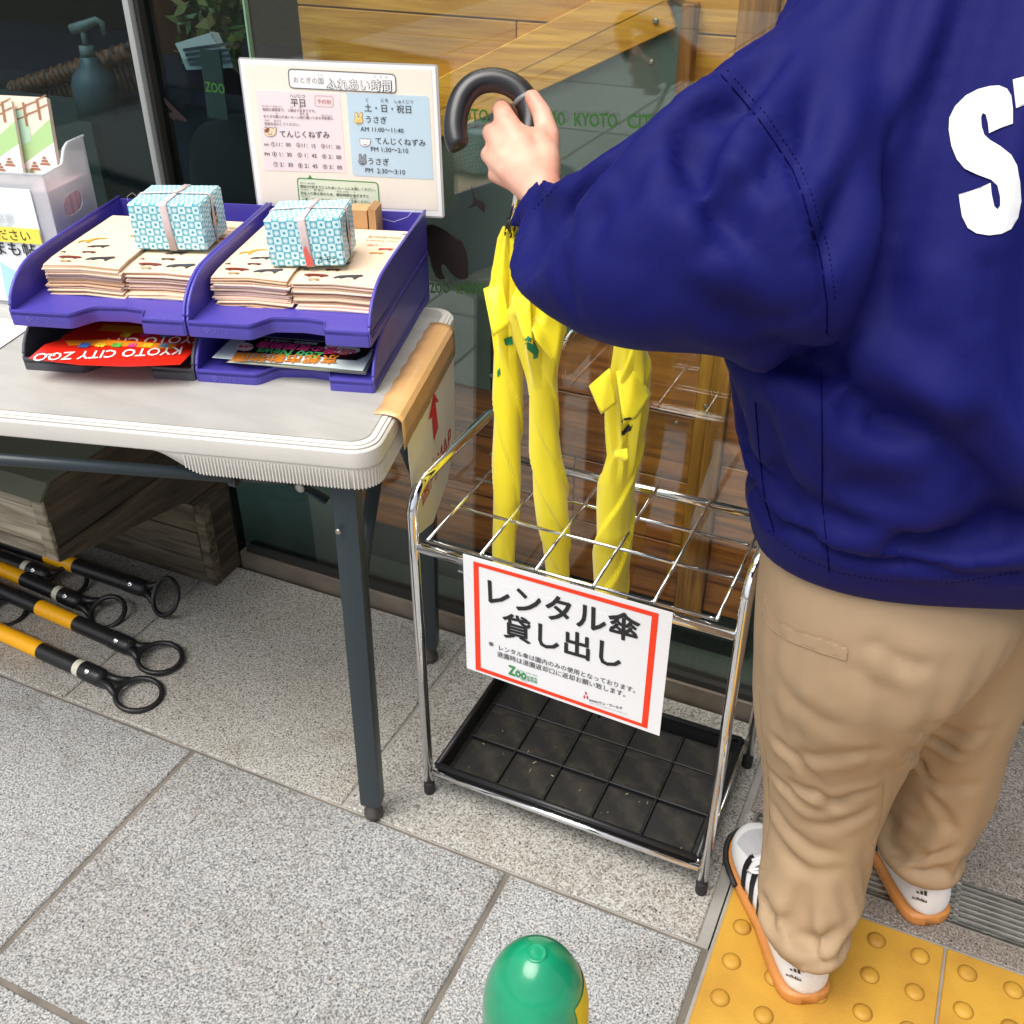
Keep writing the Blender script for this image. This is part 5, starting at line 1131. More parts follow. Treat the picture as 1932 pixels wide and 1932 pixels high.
# ---- printing thrown onto a curved surface
def decal(objs, polys, mt, name, parent, lift=.0012, grid=7):
    """polys: pixel outlines; each is meshed and laid on the nearest surface of objs"""
    dg = bpy.context.evaluated_depsgraph_get(); trees = []
    for o in objs:
        e = o.evaluated_get(dg); me = e.to_mesh(); mw = o.matrix_world; trees.append(BVHTree.FromPolygons([mw @ v.co for v in me.vertices], [tuple(p.vertices) for p in me.polygons])); e.to_mesh_clear()
    m = MB()
    for P in polys:
        V2 = [Vector(p) for p in P]; n = len(P); x0 = min(p[0] for p in P); x1 = max(p[0] for p in P); y0 = min(p[1] for p in P); y1 = max(p[1] for p in P)
        def inside(x, y):
            c = False
            for i in range(n):
                a_, b_ = P[i], P[i-1]
                if (a_[1] > y) != (b_[1] > y) and x < (b_[0]-a_[0])*(y-a_[1])/(b_[1]-a_[1])+a_[0]: c = not c
            return c
        y = y0
        while y < y1:
            x = x0
            while x < x1:
                if inside(x, y): V2.append(Vector((x, y)))
                x += grid
            y += grid
        vs, es, fs, *_ = delaunay_2d_cdt(V2, [(i, (i+1) % n) for i in range(n)], [], 1, 1e-5)
        out = []; ok = []
        for v in vs:
            d = ray(v.x, v.y).normalized(); best = None
            for tr in trees:
                h = tr.ray_cast(CAM, d)
                if h[0] is not None and (best is None or h[3] < best[3]): best = h
            ok.append(best is not None); out.append(best[0]-d*lift if best else CAM+d)
        m.add(out, [tuple(f) for f in fs if all(ok[i] for i in f)], True)
    return m.build(name, mt, parent, recalc=False)
bpy.context.view_layer.update()
zg = inkm('umb_green', 20, 128, 84, .5)
decal([can1], [[(950, 640), (966, 634), (968, 650), (954, 652)], [(938, 700), (943, 694), (944, 706), (938, 712)]], zg, 'printed_mark', um1, grid=4)
decal([can2]+[o for o in um2.children if o.name.startswith('canopy_corner')], [[(986, 640), (996, 633), (1004, 640), (1012, 650), (1017, 662), (1014, 676), (1006, 678), (1006, 668), (998, 662), (990, 658), (990, 648), (996, 646)]], zg, 'printed_letter', um2, grid=4)
decal([can3]+[o for o in um3.children if o.name.startswith('canopy_corner')], [[(1172, 795), (1178, 789), (1190, 787), (1192, 791), (1180, 793), (1175, 799)], [(1176, 812), (1186, 800), (1190, 806), (1194, 800), (1190, 812), (1180, 818)], [(1172, 814), (1178, 812), (1180, 820), (1173, 822)]], ink, 'printed_mark', um3, grid=3)

# ================================================================== BOLLARD
bc = at_d(1012, 1775, .86); bcx, bcy, btop = bc.x-.004, bc.y+.010, .600
bl = empty('bollard', (bcx, bcy, 0), 'glossy green rounded bollard top with a yellow band down its right side', 'bollard')
prof = [(.053, 0), (.051, .3), (.0485, .40), (.0475, .445)]
for i in range(1, 15): a_ = math.pi/2*i/14; prof.append((.0470*math.cos(a_)+.0002, .457+.080*math.sin(a_)))
o = MB().lathe(prof, (bcx, bcy, 0), n=64).build('post', green_b, bl)
MB().lathe([(.0095, .5320), (.0092, .5368), (.0078, .5374), (.0064, .5366), (.004, .5372), (.0001, .5374)], (bcx, bcy, 0), n=24).build('moulding_nub', green_b, bl)
m = MB(); rws = []
for z in [0, .3, .40, .445, .470, .485, .495]:
    rr = np.interp(z, [p[1] for p in prof], [p[0] for p in prof])+.0008; rws.append([Vector((bcx+rr*math.cos(a_), bcy+rr*math.sin(a_), z)) for a_ in [R(-14+70*i/10) for i in range(11)]])
m.loft(rws, cap=False, closed=False); m.build('yellow_band', yellow_b, bl, recalc=False)

# ================================================================== CONE BARS under the table
def cone_bar(ax, ay, bx_, by_, rad, ring_c, ringr, z, zr, label, bands, tiltring=0, scr_=True):
    """a,b: pixel of a far point on the axis and of the head end; bands: list of (fraction, kind)"""
    A = at_z(ax, ay, z); B = at_z(bx_, by_, z); C = at_z(*ring_c, zr); d = (B-A).normalized(); L0 = (B-A).length
    t = empty('cone_bar', (A+B)/2, label, 'cone bar', 'yellow and black cone bars under the table')
    head = .052
    for (u0, u1, kind) in bands:
        MB().lathe([(.0001, 0), (rad, 0), (rad, u1-u0), (.0001, u1-u0)], B-d*u1, d, 24).build('band', {'y': cone_y, 'b': black_pl, 'w': cone_w}[kind], t, bevel=.0006, seg=1)
    MB().lathe([(.0001, 0), (rad*1.07, .0), (rad*1.10, .002), (rad*1.08, head*.85), (rad*.9, head), (rad*.5, head+.004), (.0001, head+.005)], B-d*head, d, 24).build('head', black_pl, t)
    hz = (C-B).normalized(); side = Vector((-hz.y, hz.x, 0)).normalized()
    nrm = hz.cross(side); side = (side*math.cos(tiltring)+nrm*math.sin(tiltring)).normalized()
    P = [C+(hz*math.cos(a_)+side*math.sin(a_))*ringr for a_ in [2*math.pi*i/40 for i in range(41)]]
    MB().tube(P, .0052, 12, cap=False).build('ring', black_pl, t)
    nk = C-hz*(ringr-.004); m = MB()
    for s_ in (-1, 1): m.tube([B+side*s_*rad*.45-d*.004, (B+nk)*.5+side*s_*rad*.62, C-hz*ringr*.80+side*s_*ringr*.58], [.009, .0075, .005], 10)
    m.build('ring_neck', black_pl, t)
    up = Vector((0, 0, 1)); tc_ = (CAM-B); tc_ = (tc_-d*tc_.dot(d)).normalized()
    sp_ = B-d*head*.55+tc_*(rad*1.08); MB().lathe([(.0001, 0), (.0056, 0), (.0056, .001), (.004, .0018), (.0022, .0016), (.0001, .001)], sp_, tc_, 16).build('screw', steel, t)
    return t
cone_bar(0, 1192, 196, 1281, .0163, (262, 1310), .0405, .019, .008, 'nearest cone bar, with white collar and the ring at the joint', [(.052, .068, 'w'), (.068, .165, 'b'), (.165, .36, 'y'), (.36, .46, 'b'), (.46, .60, 'y')], 0)
cone_bar(34, 1128, 250, 1222, .0165, (302, 1241), .0405, .021, .012, 'second cone bar, broad yellow band behind a long black stretch', [(.052, .150, 'b'), (.150, .255, 'y'), (.255, .40, 'b'), (.40, .6, 'y')], 0)
cone_bar(60, 1098, 152, 1137, .0160, (203, 1155), .035, .018, .012, 'cone bar with white collar lying behind the second bar', [(.052, .068, 'w'), (.068, .165, 'b'), (.165, .3, 'y'), (.3, .5, 'b')], .45)
cone_bar(128, 1062, 276, 1112, .0165, (312, 1126), .038, .030, .040, 'farthest cone bar beside the counter foot, its ring tipped steeply', [(.052, .190, 'b'), (.190, .27, 'y'), (.27, .5, 'b')], .95)
cone_bar(-40, 1040, 92, 1086, .0160, (128, 1098), .038, .022, .014, 'cone bar in the shade just below the counter edge, white collar', [(.052, .068, 'w'), (.068, .165, 'b'), (.165, .3, 'y'), (.3, .5, 'b')], .3)
cone_bar(-120, 1100, -24, 1138, .0160, (12, 1152), .038, .019, .010, 'cone bar at the left frame edge of which the ring shows', [(.052, .15, 'b'), (.15, .3, 'y'), (.3, .5, 'b')], .2)

# ================================================================== PERSON
def evaluated(o):
    bpy.context.view_layer.update(); dg = bpy.context.evaluated_depsgraph_get()
    me = bpy.data.meshes.new_from_object(o.evaluated_get(dg)); old = o.data; o.modifiers.clear(); o.data = me; bpy.data.meshes.remove(old); return me
def remesh(o, vox, smooth=4, fac=.5):
    m_ = o.modifiers.new('r', 'REMESH'); m_.mode = 'VOXEL'; m_.voxel_size = vox
    s_ = o.modifiers.new('s', 'SMOOTH'); s_.iterations = smooth; s_.factor = fac
    me = evaluated(o); me.polygons.foreach_set('use_smooth', [True]*len(me.polygons)); return me
def arrs(me):
    n = len(me.vertices); co = np.empty(n*3); me.vertices.foreach_get('co', co); no = np.empty(n*3); me.vertices.foreach_get('normal', no)
    return co.reshape(-1, 3), no.reshape(-1, 3)
def creases(o, lst, off, zfade=None):
    """lst: (pixel polyline, depth of fold, width, sharpness side) cut or raised in the cloth where the line meets it"""
    me = o.data; tr = BVHTree.FromPolygons([v.co+off for v in me.vertices], [tuple(p.vertices) for p in me.polygons])
    co, no = arrs(me); W_ = co+np.array(off); disp = np.zeros(len(co))
    for P, amp, wd, *rest in lst:
        pts = []
        for (a, b) in zip(P, P[1:]):
            n = max(2, int(math.hypot(b[0]-a[0], b[1]-a[1])/5))
            for k in range(n): pts.append((a[0]+(b[0]-a[0])*k/n, a[1]+(b[1]-a[1])*k/n))
        pts.append(P[-1]); hits = []; ws = []
        for i, (x, y) in enumerate(pts):
            h = tr.ray_cast(CAM, ray(x, y).normalized())
            if h[0] is not None: hits.append(h[0][:]); u = i/(len(pts)-1); ws.append(min(1, 4*u+.15, 4*(1-u)+.15))
        if not hits: continue
        H = np.array(hits); ws = np.array(ws)
        sel = np.where(((W_ > H.min(0)-wd*4) & (W_ < H.max(0)+wd*4)).all(1))[0]
        if len(sel) == 0: continue
        D = np.linalg.norm(W_[sel][:, None, :]-H[None], axis=2); j = D.argmin(1); d = D[np.arange(len(sel)), j]; w = ws[j]
        side = 0
        tang = np.gradient(H, axis=0) if len(H) > 1 else np.zeros_like(H)
        tn = tang[j]; rel = W_[sel]-H[j]; sgn = np.sign((np.cross(tn, rel)*no[sel]).sum(1)); asym = rest[0] if rest else .5
        ridge = np.exp(-((d-wd*1.9)/(wd*1.25))**2)*np.where(sgn > 0, asym, 1-asym)
        disp[sel] += w*amp*(-np.exp(-(d/wd)**1.25)+.95*ridge)
    if zfade: disp *= np.clip((W_[:, 2]-zfade[0])/(zfade[1]-zfade[0]), 0, 1)
    co2 = co+no*disp[:, None]; me.vertices.foreach_set('co', co2.ravel()); me.update()
def ripple(o, fn):
    me = o.data; co, no = arrs(me); d = np.array([fn(Vector(c)) for c in co]); me.vertices.foreach_set('co', (co+no*d[:, None]).ravel()); me.update()

hipc = st(.49, .93, 0)
per = empty('person', hipc, 'person in navy staff jacket and khaki trousers reaching for a yellow umbrella', 'person')
O_ = Vector(per['_o'])

def sring(s, t, z, hs, ht, n=36, ex=2.4, tilt=0, zt=0):
    out = []
    for i in range(n):
        a_ = 2*math.pi*i/n; c, s_ = math.cos(a_), math.sin(a_)
        x = hs*math.copysign(abs(c)**(2/ex), c); y = ht*math.copysign(abs(s_)**(2/ex), s_)
        out.append(st(s+x, t+y, z+tilt*x/hs+zt*y/ht))
    return out
def sect(pa, pb, d, rd, n=28, ex=2.1):
    A = at_d(*pa, d); B = at_d(*pb, d); c = (A+B)/2; u = (B-A)/2; w_ = (c-CAM).normalized()*rd; out = []
    for i in range(n):
        a_ = 2*math.pi*i/n; ca, sa = math.cos(a_), math.sin(a_)
        out.append(c+u*math.copysign(abs(ca)**(2/ex), ca)+w_*math.copysign(abs(sa)**(2/ex), sa))
    return out

# ---- jacket
m = MB()
m.loft([sring(.487, .915, .700, .190, .100), sring(.487, .912, .704, .228, .128), sring(.487, .905, .725, .231, .134), sring(.487, .90, .79, .246, .146), sring(.490, .90, .86, .266, .152), sring(.492, .902, .93, .288, .155, tilt=0), sring(.495, .912, 1.02, .292, .152),
        sring(.497, .93, 1.10, .286, .146), sring(.498, .948, 1.16, .282, .135), sring(.498, .962, 1.205, .276, .124), sring(.50, .975, 1.245, .248, .112), sring(.50, .985, 1.285, .185, .100), sring(.50, .99, 1.315, .115, .085), sring(.50, .995, 1.34, .075, .075), sring(.50, 1.0, 1.375, .070, .070)])
m.loft([sect((1585, 130), (1680, 560), .88, .07), sect((1480, 95), (1620, 632), .87, .100), sect((1345, 125), (1558, 645), .865, .100), sect((1300, 166), (1470, 655), .87, .095), sect((1237, 236), (1320, 656), .875, .088), sect((1167, 281), (1180, 652), .895, .080), sect((1105, 309), (1092, 630), .925, .073),
        sect((1064, 330), (1025, 594), .96, .064), sect((1046, 337), (978, 535), 1.005, .054), sect((1040, 340), (966, 472), 1.05, .045), sect((1046, 337), (972, 426), 1.09, .044), sect((1054, 333), (978, 404), 1.120, .041)])
# right sleeve, bent forward out of the picture
RS = [(.70, .97, 1.17, .10), (.80, .98, 1.12, .098), (.85, 1.0, 1.02, .085), (.86, 1.05, .93, .075), (.80, 1.17, .93, .065), (.74, 1.27, .95, .045)]
m.tube([st(a, b, c) for a, b, c, r in RS], [r for *_, r in RS], 20)
jk = m.build('jacket', navy, per, recalc=True)
remesh(jk, .0078, 8, .5)
def settle(o, grow, frames, pin, stiff=15, bend=.5, grav=1.0, goal=.9, low=140, gain=1.2):
    """let the cloth buckle into folds: cut a little too large (grow per axis), held softly in place; then keep the
    garment's overall shape and take only the folds from the simulation"""
    me = o.data; W_ = [Vector(v.co)+O_ for v in me.vertices]; co0, _ = arrs(me)
    o.shape_key_add(name='Basis'); kr = o.shape_key_add(name='rest'); c0 = co0.mean(0)
    kr.data.foreach_set('co', (c0+(co0-c0)*np.array(grow)).ravel())
    vg = o.vertex_groups.new(name='pin')
    for i, p in enumerate(W_): vg.add([i], pin(p), 'REPLACE')
    c = o.modifiers.new('cloth', 'CLOTH'); st_ = c.settings; st_.quality = 5; st_.mass = .3; st_.vertex_group_mass = 'pin'; st_.pin_stiffness = goal
    st_.tension_stiffness = stiff; st_.compression_stiffness = stiff; st_.shear_stiffness = 5; st_.bending_stiffness = bend
    st_.tension_damping = 8; st_.compression_damping = 8; st_.shear_damping = 8; st_.bending_damping = 1; st_.air_damping = 3
    st_.rest_shape_key = kr; st_.effector_weights.gravity = grav; c.collision_settings.use_collision = False; c.collision_settings.use_self_collision = False
    c.point_cache.frame_start = 1; c.point_cache.frame_end = frames
    for f in range(1, frames+1): S.frame_set(f)
    dg = bpy.context.evaluated_depsgraph_get(); m2 = bpy.data.meshes.new_from_object(o.evaluated_get(dg)); S.frame_set(1)
    o.modifiers.clear(); o.vertex_groups.clear(); old = o.data; o.data = m2; bpy.data.meshes.remove(old)
    co1, _ = arrs(m2); d = co1-co0; E_ = np.empty(len(m2.edges)*2, int); m2.edges.foreach_get('vertices', E_); E_ = E_.reshape(-1, 2)
    n = len(co0); deg = np.bincount(E_.ravel(), minlength=n)[:, None].astype(float)
    def avg(x):
        y = np.zeros_like(x)
        for k in range(3): y[:, k] = np.bincount(E_[:, 0], x[E_[:, 1], k], n)+np.bincount(E_[:, 1], x[E_[:, 0], k], n)
        return y/deg
    lo = d.copy()
    for k in range(low): lo = .5*lo+.5*avg(lo)
    hi = d-lo
    for k in range(2): hi = .5*hi+.5*avg(hi)
    g_ = gain if not callable(gain) else np.array([gain(p) for p in W_])[:, None]
    m2.vertices.foreach_set('co', (co0+hi*g_).ravel()); m2.update(); m2.polygons.foreach_set('use_smooth', [True]*len(m2.polygons))
def jpin(p):
    q = p-CAM; s_, t_, z_ = q.dot(_r), q.dot(_n), p.z
    if z_ > 1.26: return 1.0
    w = .10+.9*max(0, min(1, (.79-z_)/.075))**2
    d = (p-at_d(1015, 368, 1.115)).length
    if d < .06: return 1.0
    if s_ > .62: w = .3
    return w
ripple(jk, lambda c: noise.noise((c+O_)*9)*.003)
settle(jk, (1.07, 1.07, 1.07), 16, jpin, 15, 6, .3, gain=1.7)

JF = 1.0
CR = [
 ([(1545, 690), (1595, 740), (1655, 787), (1725, 815), (1788, 844), (1840, 895), (1871, 961), (1898, 1030)], .023, .020, .8),
 ([(1811, 660), (1821, 727), (1848, 811), (1868, 880)], .008, .014, .8),
 ([(1738, 150), (1700, 240), (1688, 330), (1681, 420), (1673, 540), (1671, 650)], .015, .019, .3),
 ([(1868, 467), (1862, 560), (1850, 640)], .008, .02, .3),
 ([(1421, 690), (1448, 794), (1480, 911), (1520, 990), (1555, 1044)], .008, .012, .7),
 ([(1470, 700), (1500, 790), (1518, 860)], .006, .012, .5),
 ([(1571, 977), (1660, 1000), (1755, 1024), (1850, 1030), (1925, 1015)], .006, .014, .4),
 ([(1571, 905), (1700, 912), (1800, 925)], .005, .022, .5),
 ([(1380, 600), (1440, 636), (1540, 640)], .008, .014, .5),
 ([(1425, 648), (1490, 668), (1545, 690), (1600, 700)], .016, .016, .5),
 # sleeve
 ([(1238, 250), (1262, 300), (1284, 360), (1318, 430), (1368, 485), (1420, 515)], -.008, .014, .5),
 ([(1262, 240), (1300, 320), (1340, 400), (1400, 470), (1450, 500)], .012, .016, .4),
 ([(1180, 300), (1160, 370), (1120, 440)], .006, .013, .4),
 ([(1110, 330), (1085, 400), (1060, 460)], .005, .010, .6),
 ([(1062, 470), (1067, 530), (1085, 600)], .005, .010, .4),
 ([(1200, 460), (1220, 540), (1215, 610)], .004, .018, .4),
 ([(1020, 350), (1010, 400), (1020, 460)], .004, .008, .4),
 ([(1420, 215), (1380, 225), (1320, 228), (1290, 235)], .005, .011, .5),
 ([(1448, 235), (1400, 262), (1368, 275)], .004, .009, .5),
 ([(1340, 560), (1420, 600), (1520, 598)], .006, .012, .3),
 ([(1300, 520), (1350, 590), (1400, 610)], .005, .014, .5),
 # seams
 ([(1345, 123), (1390, 175), (1428, 220), (1470, 280), (1495, 320), (1515, 370), (1528, 417), (1545, 470), (1551, 500), (1561, 583), (1562, 640)], .0030, .0045, .5),
 ([(1549, 700), (1551, 800), (1551, 944), (1558, 1010), (1565, 1085)], .0026, .0042, .5),
 ([(1395, 700), (1412, 850), (1440, 980)], .0022, .004, .5),
 ([(1448, 1003), (1505, 1052), (1585, 1086), (1665, 1100), (1800, 1104), (1931, 1082)], .0016, .005, .5),
]
for k in range(15):  # puckers along the shoulder seam
    u = k/14; x = 1390+u*172-30*u*u; y = 175+u*430; CR.append(([(x-4, y+2), (x+14+4*math.sin(k*2.1), y-4+5*math.sin(k*1.3))], .0022, .0042, .5))
for k in range(8):
    CR.append(([(1346-5*k+k*20, 120+k*24), (1330+k*18, 138+k*24)], .002, .0045, .5))
creases(jk, [(c_[0], c_[1]*(JF if abs(c_[1]) > .0035 else 1.2), *c_[2:]) for c_ in CR], O_, (.712, .765))
for v in (0,): 
    pass
# raised print on the back
bpy.context.view_layer.update()
SS = [(1868, 162), (1885, 161), (1900, 167), (1908, 180), (1911, 205), (1911, 233), (1888, 241), (1866, 251), (1864, 232), (1860, 216), (1854, 213), (1851, 221), (1852, 238), (1857, 254), (1868, 264), (1888, 276), (1908, 292), (1919, 312), (1925, 345), (1927, 380), (1921, 411), (1908, 432), (1890, 441), (1866, 444), (1842, 440), (1826, 430), (1815, 408), (1811, 383), (1809, 367), (1838, 358), (1869, 345), (1871, 366), (1876, 389), (1882, 395), (1887, 388), (1887, 372), (1882, 350), (1870, 339), (1846, 330), (1820, 318), (1805, 300), (1795, 275), (1790, 245), (1791, 222), (1802, 200), (1822, 180), (1845, 168)]
TT = [(1911, 150), (1960, 136), (2060, 112), (2064, 165), (2020, 176), (2026, 300), (2034, 420), (1985, 432), (1976, 310), (1968, 188), (1917, 204)]
decal([jk], [SS], white_rub, 'printed_letter', jk, lift=.0014, grid=6); decal([jk], [TT], white_rub, 'printed_letter', jk, lift=.0014, grid=8)

# ---- trousers
m = MB()
m.loft([sring(.487, .93, .84, .17, .10), sring(.487, .93, .76, .19, .105), sring(.487, .935, .70, .18, .10, ex=2), sring(.487, .94, .66, .14, .08, ex=2)])
def tsec(pl_, pr_, t_, rd, n=26):
    A = at_t(*pl_, t_); B = at_t(*pr_, t_); c = (A+B)/2; u = (B-A)/2; w_ = (_n*.93+Vector((0, 0, -.0))).normalized()*rd
    return [c+u*math.cos(a_)+w_*math.sin(a_) for a_ in [2*math.pi*i/n for i in range(n)]]
LL = [((1470, 860), (1900, 860), .905, .10), ((1455, 930), (1945, 930), .905, .105), ((1447, 1010), (1952, 1010), .905, .110), ((1437, 1085), (1940, 1095), .90, .125), ((1430, 1140), (1915, 1145), .90, .13), ((1425, 1215), (1850, 1210), .90, .13), ((1421, 1280), (1772, 1268), .91, .118), ((1423, 1340), (1728, 1335), .92, .106), ((1432, 1410), (1704, 1405), .93, .098), ((1444, 1480), (1672, 1472), .93, .090), ((1448, 1550), (1656, 1545), .925, .086),
      ((1444, 1615), (1642, 1612), .905, .084), ((1438, 1650), (1632, 1655), .89, .080)]
m.loft([tsec(*a_) for a_ in LL]+[sring(.392, .873, .120, .060, .076, n=26, ex=2, zt=-.004), sring(.396, .868, .104, .061, .078, n=26, ex=2, zt=-.006), sring(.397, .866, .084, .058, .076, n=26, ex=2, zt=-.008)])
RL = [((1680, 880), (2160, 870), .96, .10), ((1650, 980), (2150, 970), .97, .122), ((1640, 1080), (2120, 1060), .985, .125), ((1640, 1160), (2020, 1150), .995, .12), ((1650, 1230), (1948, 1230), 1.0, .115), ((1675, 1300), (1905, 1298), 1.00, .110), ((1690, 1370), (1880, 1372), 1.01, .100), ((1680, 1455), (1864, 1455), 1.015, .093), ((1664, 1530), (1838, 1535), 1.01, .088)]
m.loft([tsec(*a_) for a_ in RL]+[sring(.588, .992, .118, .060, .076, n=26, ex=2, zt=-.004), sring(.590, .988, .106, .061, .076, n=26, ex=2, zt=-.006), sring(.591, .985, .088, .057, .073, n=26, ex=2, zt=-.008)])
tr_ = m.build('trousers', khaki, per, recalc=True); remesh(tr_, .0068, 26, .5)
def tpin(p):
    z_ = p.z
    if z_ > .66: return 1.0
    return .06+.6*max(0, min(1, (.15-z_)/.06))**2
ripple(tr_, lambda c: noise.noise((c+O_)*9)*.003)
settle(tr_, (1.03, 1.03, 1.06), 16, tpin, 15, 10, .5, gain=lambda p: 1.3 if p.z < .38 else max(.45, 1.3-(p.z-.38)*6))

_c = lambda L: [(1350+x*.836, 1019+y*.836) for x, y in L]
CT = [(_c(L), a_*.75, w_, r_) for L, a_, w_, r_ in [
 ([(320, 238), (370, 240), (430, 278), (500, 296)], .007, .011, .3), ([(300, 272), (350, 320), (400, 350)], .004, .014, .5), ([(135, 300), (170, 360), (240, 410), (300, 425)], .005, .014, .4),
 ([(125, 440), (180, 490), (215, 530), (236, 570)], .009, .008, .3), ([(160, 480), (240, 492), (330, 480), (380, 474)], .007, .010, .35), ([(120, 520), (160, 560), (205, 600), (232, 622)], .009, .007, .3),
 ([(160, 545), (230, 572), (300, 605)], .009, .008, .3), ([(236, 612), (280, 585), (330, 570), (370, 560)], .008, .008, .65), ([(205, 640), (260, 645), (330, 620), (360, 600)], .007, .009, .6),
 ([(125, 590), (160, 650), (220, 700), (290, 715)], .008, .010, .3), ([(150, 700), (210, 740), (300, 745)], .004, .010, .4), ([(130, 640), (170, 720), (230, 770)], .004, .012, .4),
 ([(98, 790), (130, 850), (180, 895), (240, 905), (300, 862)], .009, .010, .3), ([(205, 925), (250, 905), (310, 875)], .004, .010, .5), ([(200, 962), (250, 955), (300, 930)], .005, .006, .5), ([(140, 940), (180, 960), (240, 972)], .003, .005, .5),
 ([(450, 426), (480, 442), (530, 470), (555, 480)], .010, .007, .3), ([(432, 468), (458, 492), (475, 535)], .010, .007, .3), ([(470, 410), (560, 440), (630, 430)], .006, .009, .6), ([(430, 520), (520, 560), (600, 550)], .004, .010, .4),
 ([(470, 560), (520, 620), (545, 680)], .006, .008, .4), ([(370, 672), (400, 700), (450, 722), (500, 712), (548, 690)], .014, .007, .4), ([(395, 715), (440, 745), (490, 742)], .009, .007, .4), ([(400, 600), (460, 640), (540, 640)], .004, .009, .4),
 ([(355, 680), (372, 640), (378, 560), (372, 500)], .003, .004, .5), ([(100, 400), (118, 520), (122, 640), (100, 760)], .0018, .0035, .5), ([(170, 50), (160, 100), (152, 150)], .0016, .003, .5)]]
creases(tr_, CT, O_)
pw = decal([tr_], [[(1441, 1112), (1449, 1150), (1466, 1170), (1500, 1188), (1560, 1206), (1599, 1222), (1597, 1246), (1550, 1232), (1490, 1210), (1456, 1188), (1438, 1158)]], khaki, 'pocket_welt', tr_, lift=.0016, grid=6)
def seam(o, L, mt, nm, parent, r=.0007, lift=.0004, dash=0):
    tr = BVHTree.FromPolygons([v.co+O_ for v in o.data.vertices], [tuple(p.vertices) for p in o.data.polygons]); P = []
    for (a, b) in zip(L, L[1:]):
        n = max(2, int(math.hypot(b[0]-a[0], b[1]-a[1])/5))
        for k in range(n):
            d = ray(a[0]+(b[0]-a[0])*k/n, a[1]+(b[1]-a[1])*k/n).normalized(); h = tr.ray_cast(CAM, d)
            if h[0] is not None: P.append(h[0]-d*lift)
    m = MB()
    if dash:
        for i in range(0, len(P)-1, 2): m.tube([P[i], P[i].lerp(P[i+1], .8)], r, 5)
    elif len(P) > 1: m.tube(P, r, 6)
    if m.v: return m.build(nm, mt, parent)
for L in ([(1438, 1158), (1456, 1188), (1490, 1210), (1550, 1232), (1597, 1246), (1599, 1222)], [(1441, 1112), (1449, 1150), (1466, 1170), (1500, 1188), (1560, 1206), (1599, 1222)]): seam(tr_, L, khaki_d, 'seam', tr_, .0008, .001)
seam(tr_, _c([(355, 690), (368, 650), (376, 600), (380, 540)]), khaki_d, 'seam', tr_)
seam(tr_, _c([(98, 330), (104, 430), (118, 520), (122, 640), (104, 750)]), khaki_d, 'seam', tr_)
seam(tr_, _c([(136, 968), (200, 985), (262, 992)]), khaki_d, 'seam', tr_)
for L in ([(1345, 123), (1390, 175), (1428, 220), (1470, 280), (1495, 320), (1515, 370), (1528, 417), (1545, 470), (1551, 500), (1561, 583), (1560, 636)], [(1549, 700), (1551, 800), (1551, 944), (1558, 1010), (1565, 1085)], [(1425, 760), (1432, 850), (1442, 940), (1462, 1010)]):
    seam(jk, L, navy_th, 'seam', jk, .0006, .0006)
seam(jk, [(1362, 120), (1405, 170), (1444, 214), (1486, 275), (1511, 315), (1531, 365), (1545, 412), (1562, 466), (1568, 498), (1577, 570)], navy_th, 'seam', jk, .0004, .0003, 1)
seam(jk, [(1449, 1001), (1506, 1049), (1586, 1082), (1666, 1096), (1800, 1100), (1931, 1078)], navy_th, 'seam', jk, .0004, .0003, 1)
seam(jk, [(1050, 352), (1030, 372), (1010, 392), (992, 412)], navy_th, 'seam', jk, .0004, .0003, 1)

# ---- body: head, neck, arms, hands, legs as one continuous skin
def cap(mb, a, b, ra, rb, n=14):
    a, b = Vector(a), Vector(b); L0 = (b-a); l = L0.length; d = L0/l if l > 1e-6 else ZV
    prof = [(max(.0001, ra*math.cos(x)), ra*math.sin(x)) for x in [-math.pi/2+math.pi/2*i/4 for i in range(5)]]+[(max(.0001, rb*math.cos(x)), l+rb*math.sin(x)) for x in [math.pi/2*i/4 for i in range(5)]]
    mb.lathe(prof, a, d, n)
def chain(mb, pts):
    for (a, ra), (b, rb) in zip(pts, pts[1:]): cap(mb, a, b, ra, rb)
b = MB()
b.loft([sring(.49, .93, .70, .15, .10), sring(.49, .93, .82, .16, .10), sring(.49, .93, .95, .145, .09), sring(.495, .94, 1.08, .165, .10), sring(.50, .96, 1.18, .185, .09), sring(.50, .985, 1.25, .12, .07), sring(.50, .995, 1.29, .06, .055)])
chain(b, [(st(.50, .995, 1.26), .056), (st(.50, 1.02, 1.40), .052)])
hd = st(.50, 1.05, 1.485)
b.loft([[hd+_r*(a_*x)+_n*(b_*y+o_)+ZV*z for x, y in [(math.cos(2*math.pi*i/24), math.sin(2*math.pi*i/24)) for i in range(24)]] for a_, b_, o_, z in [(.02, .02, .04, -.115), (.042, .048, .03, -.10), (.058, .070, .02, -.07), (.068, .086, .008, -.03), (.075, .094, 0, .01), (.077, .096, -.004, .05), (.068, .086, -.006, .085), (.045, .058, -.006, .108), (.015, .02, -.006, .118)]])
chain(b, [(hd+_n*.085+ZV*.012, .010), (hd+_n*.112+ZV*-.020, .013)])
for s_ in (-1, 1):
    chain(b, [(hd+_r*.074*s_-_n*.005+ZV*.02, .012), (hd+_r*.079*s_-_n*.012-ZV*.018, .010)])
chain(b, [(st(.36, .95, 1.17), .05), (at_d(1200, 430, .915), .034), (at_d(1090, 476, .975), .026), (at_d(1044, 430, 1.065), .013), (at_d(1024, 392, 1.112), .0160), (at_d(1022, 362, 1.146), .0215)])
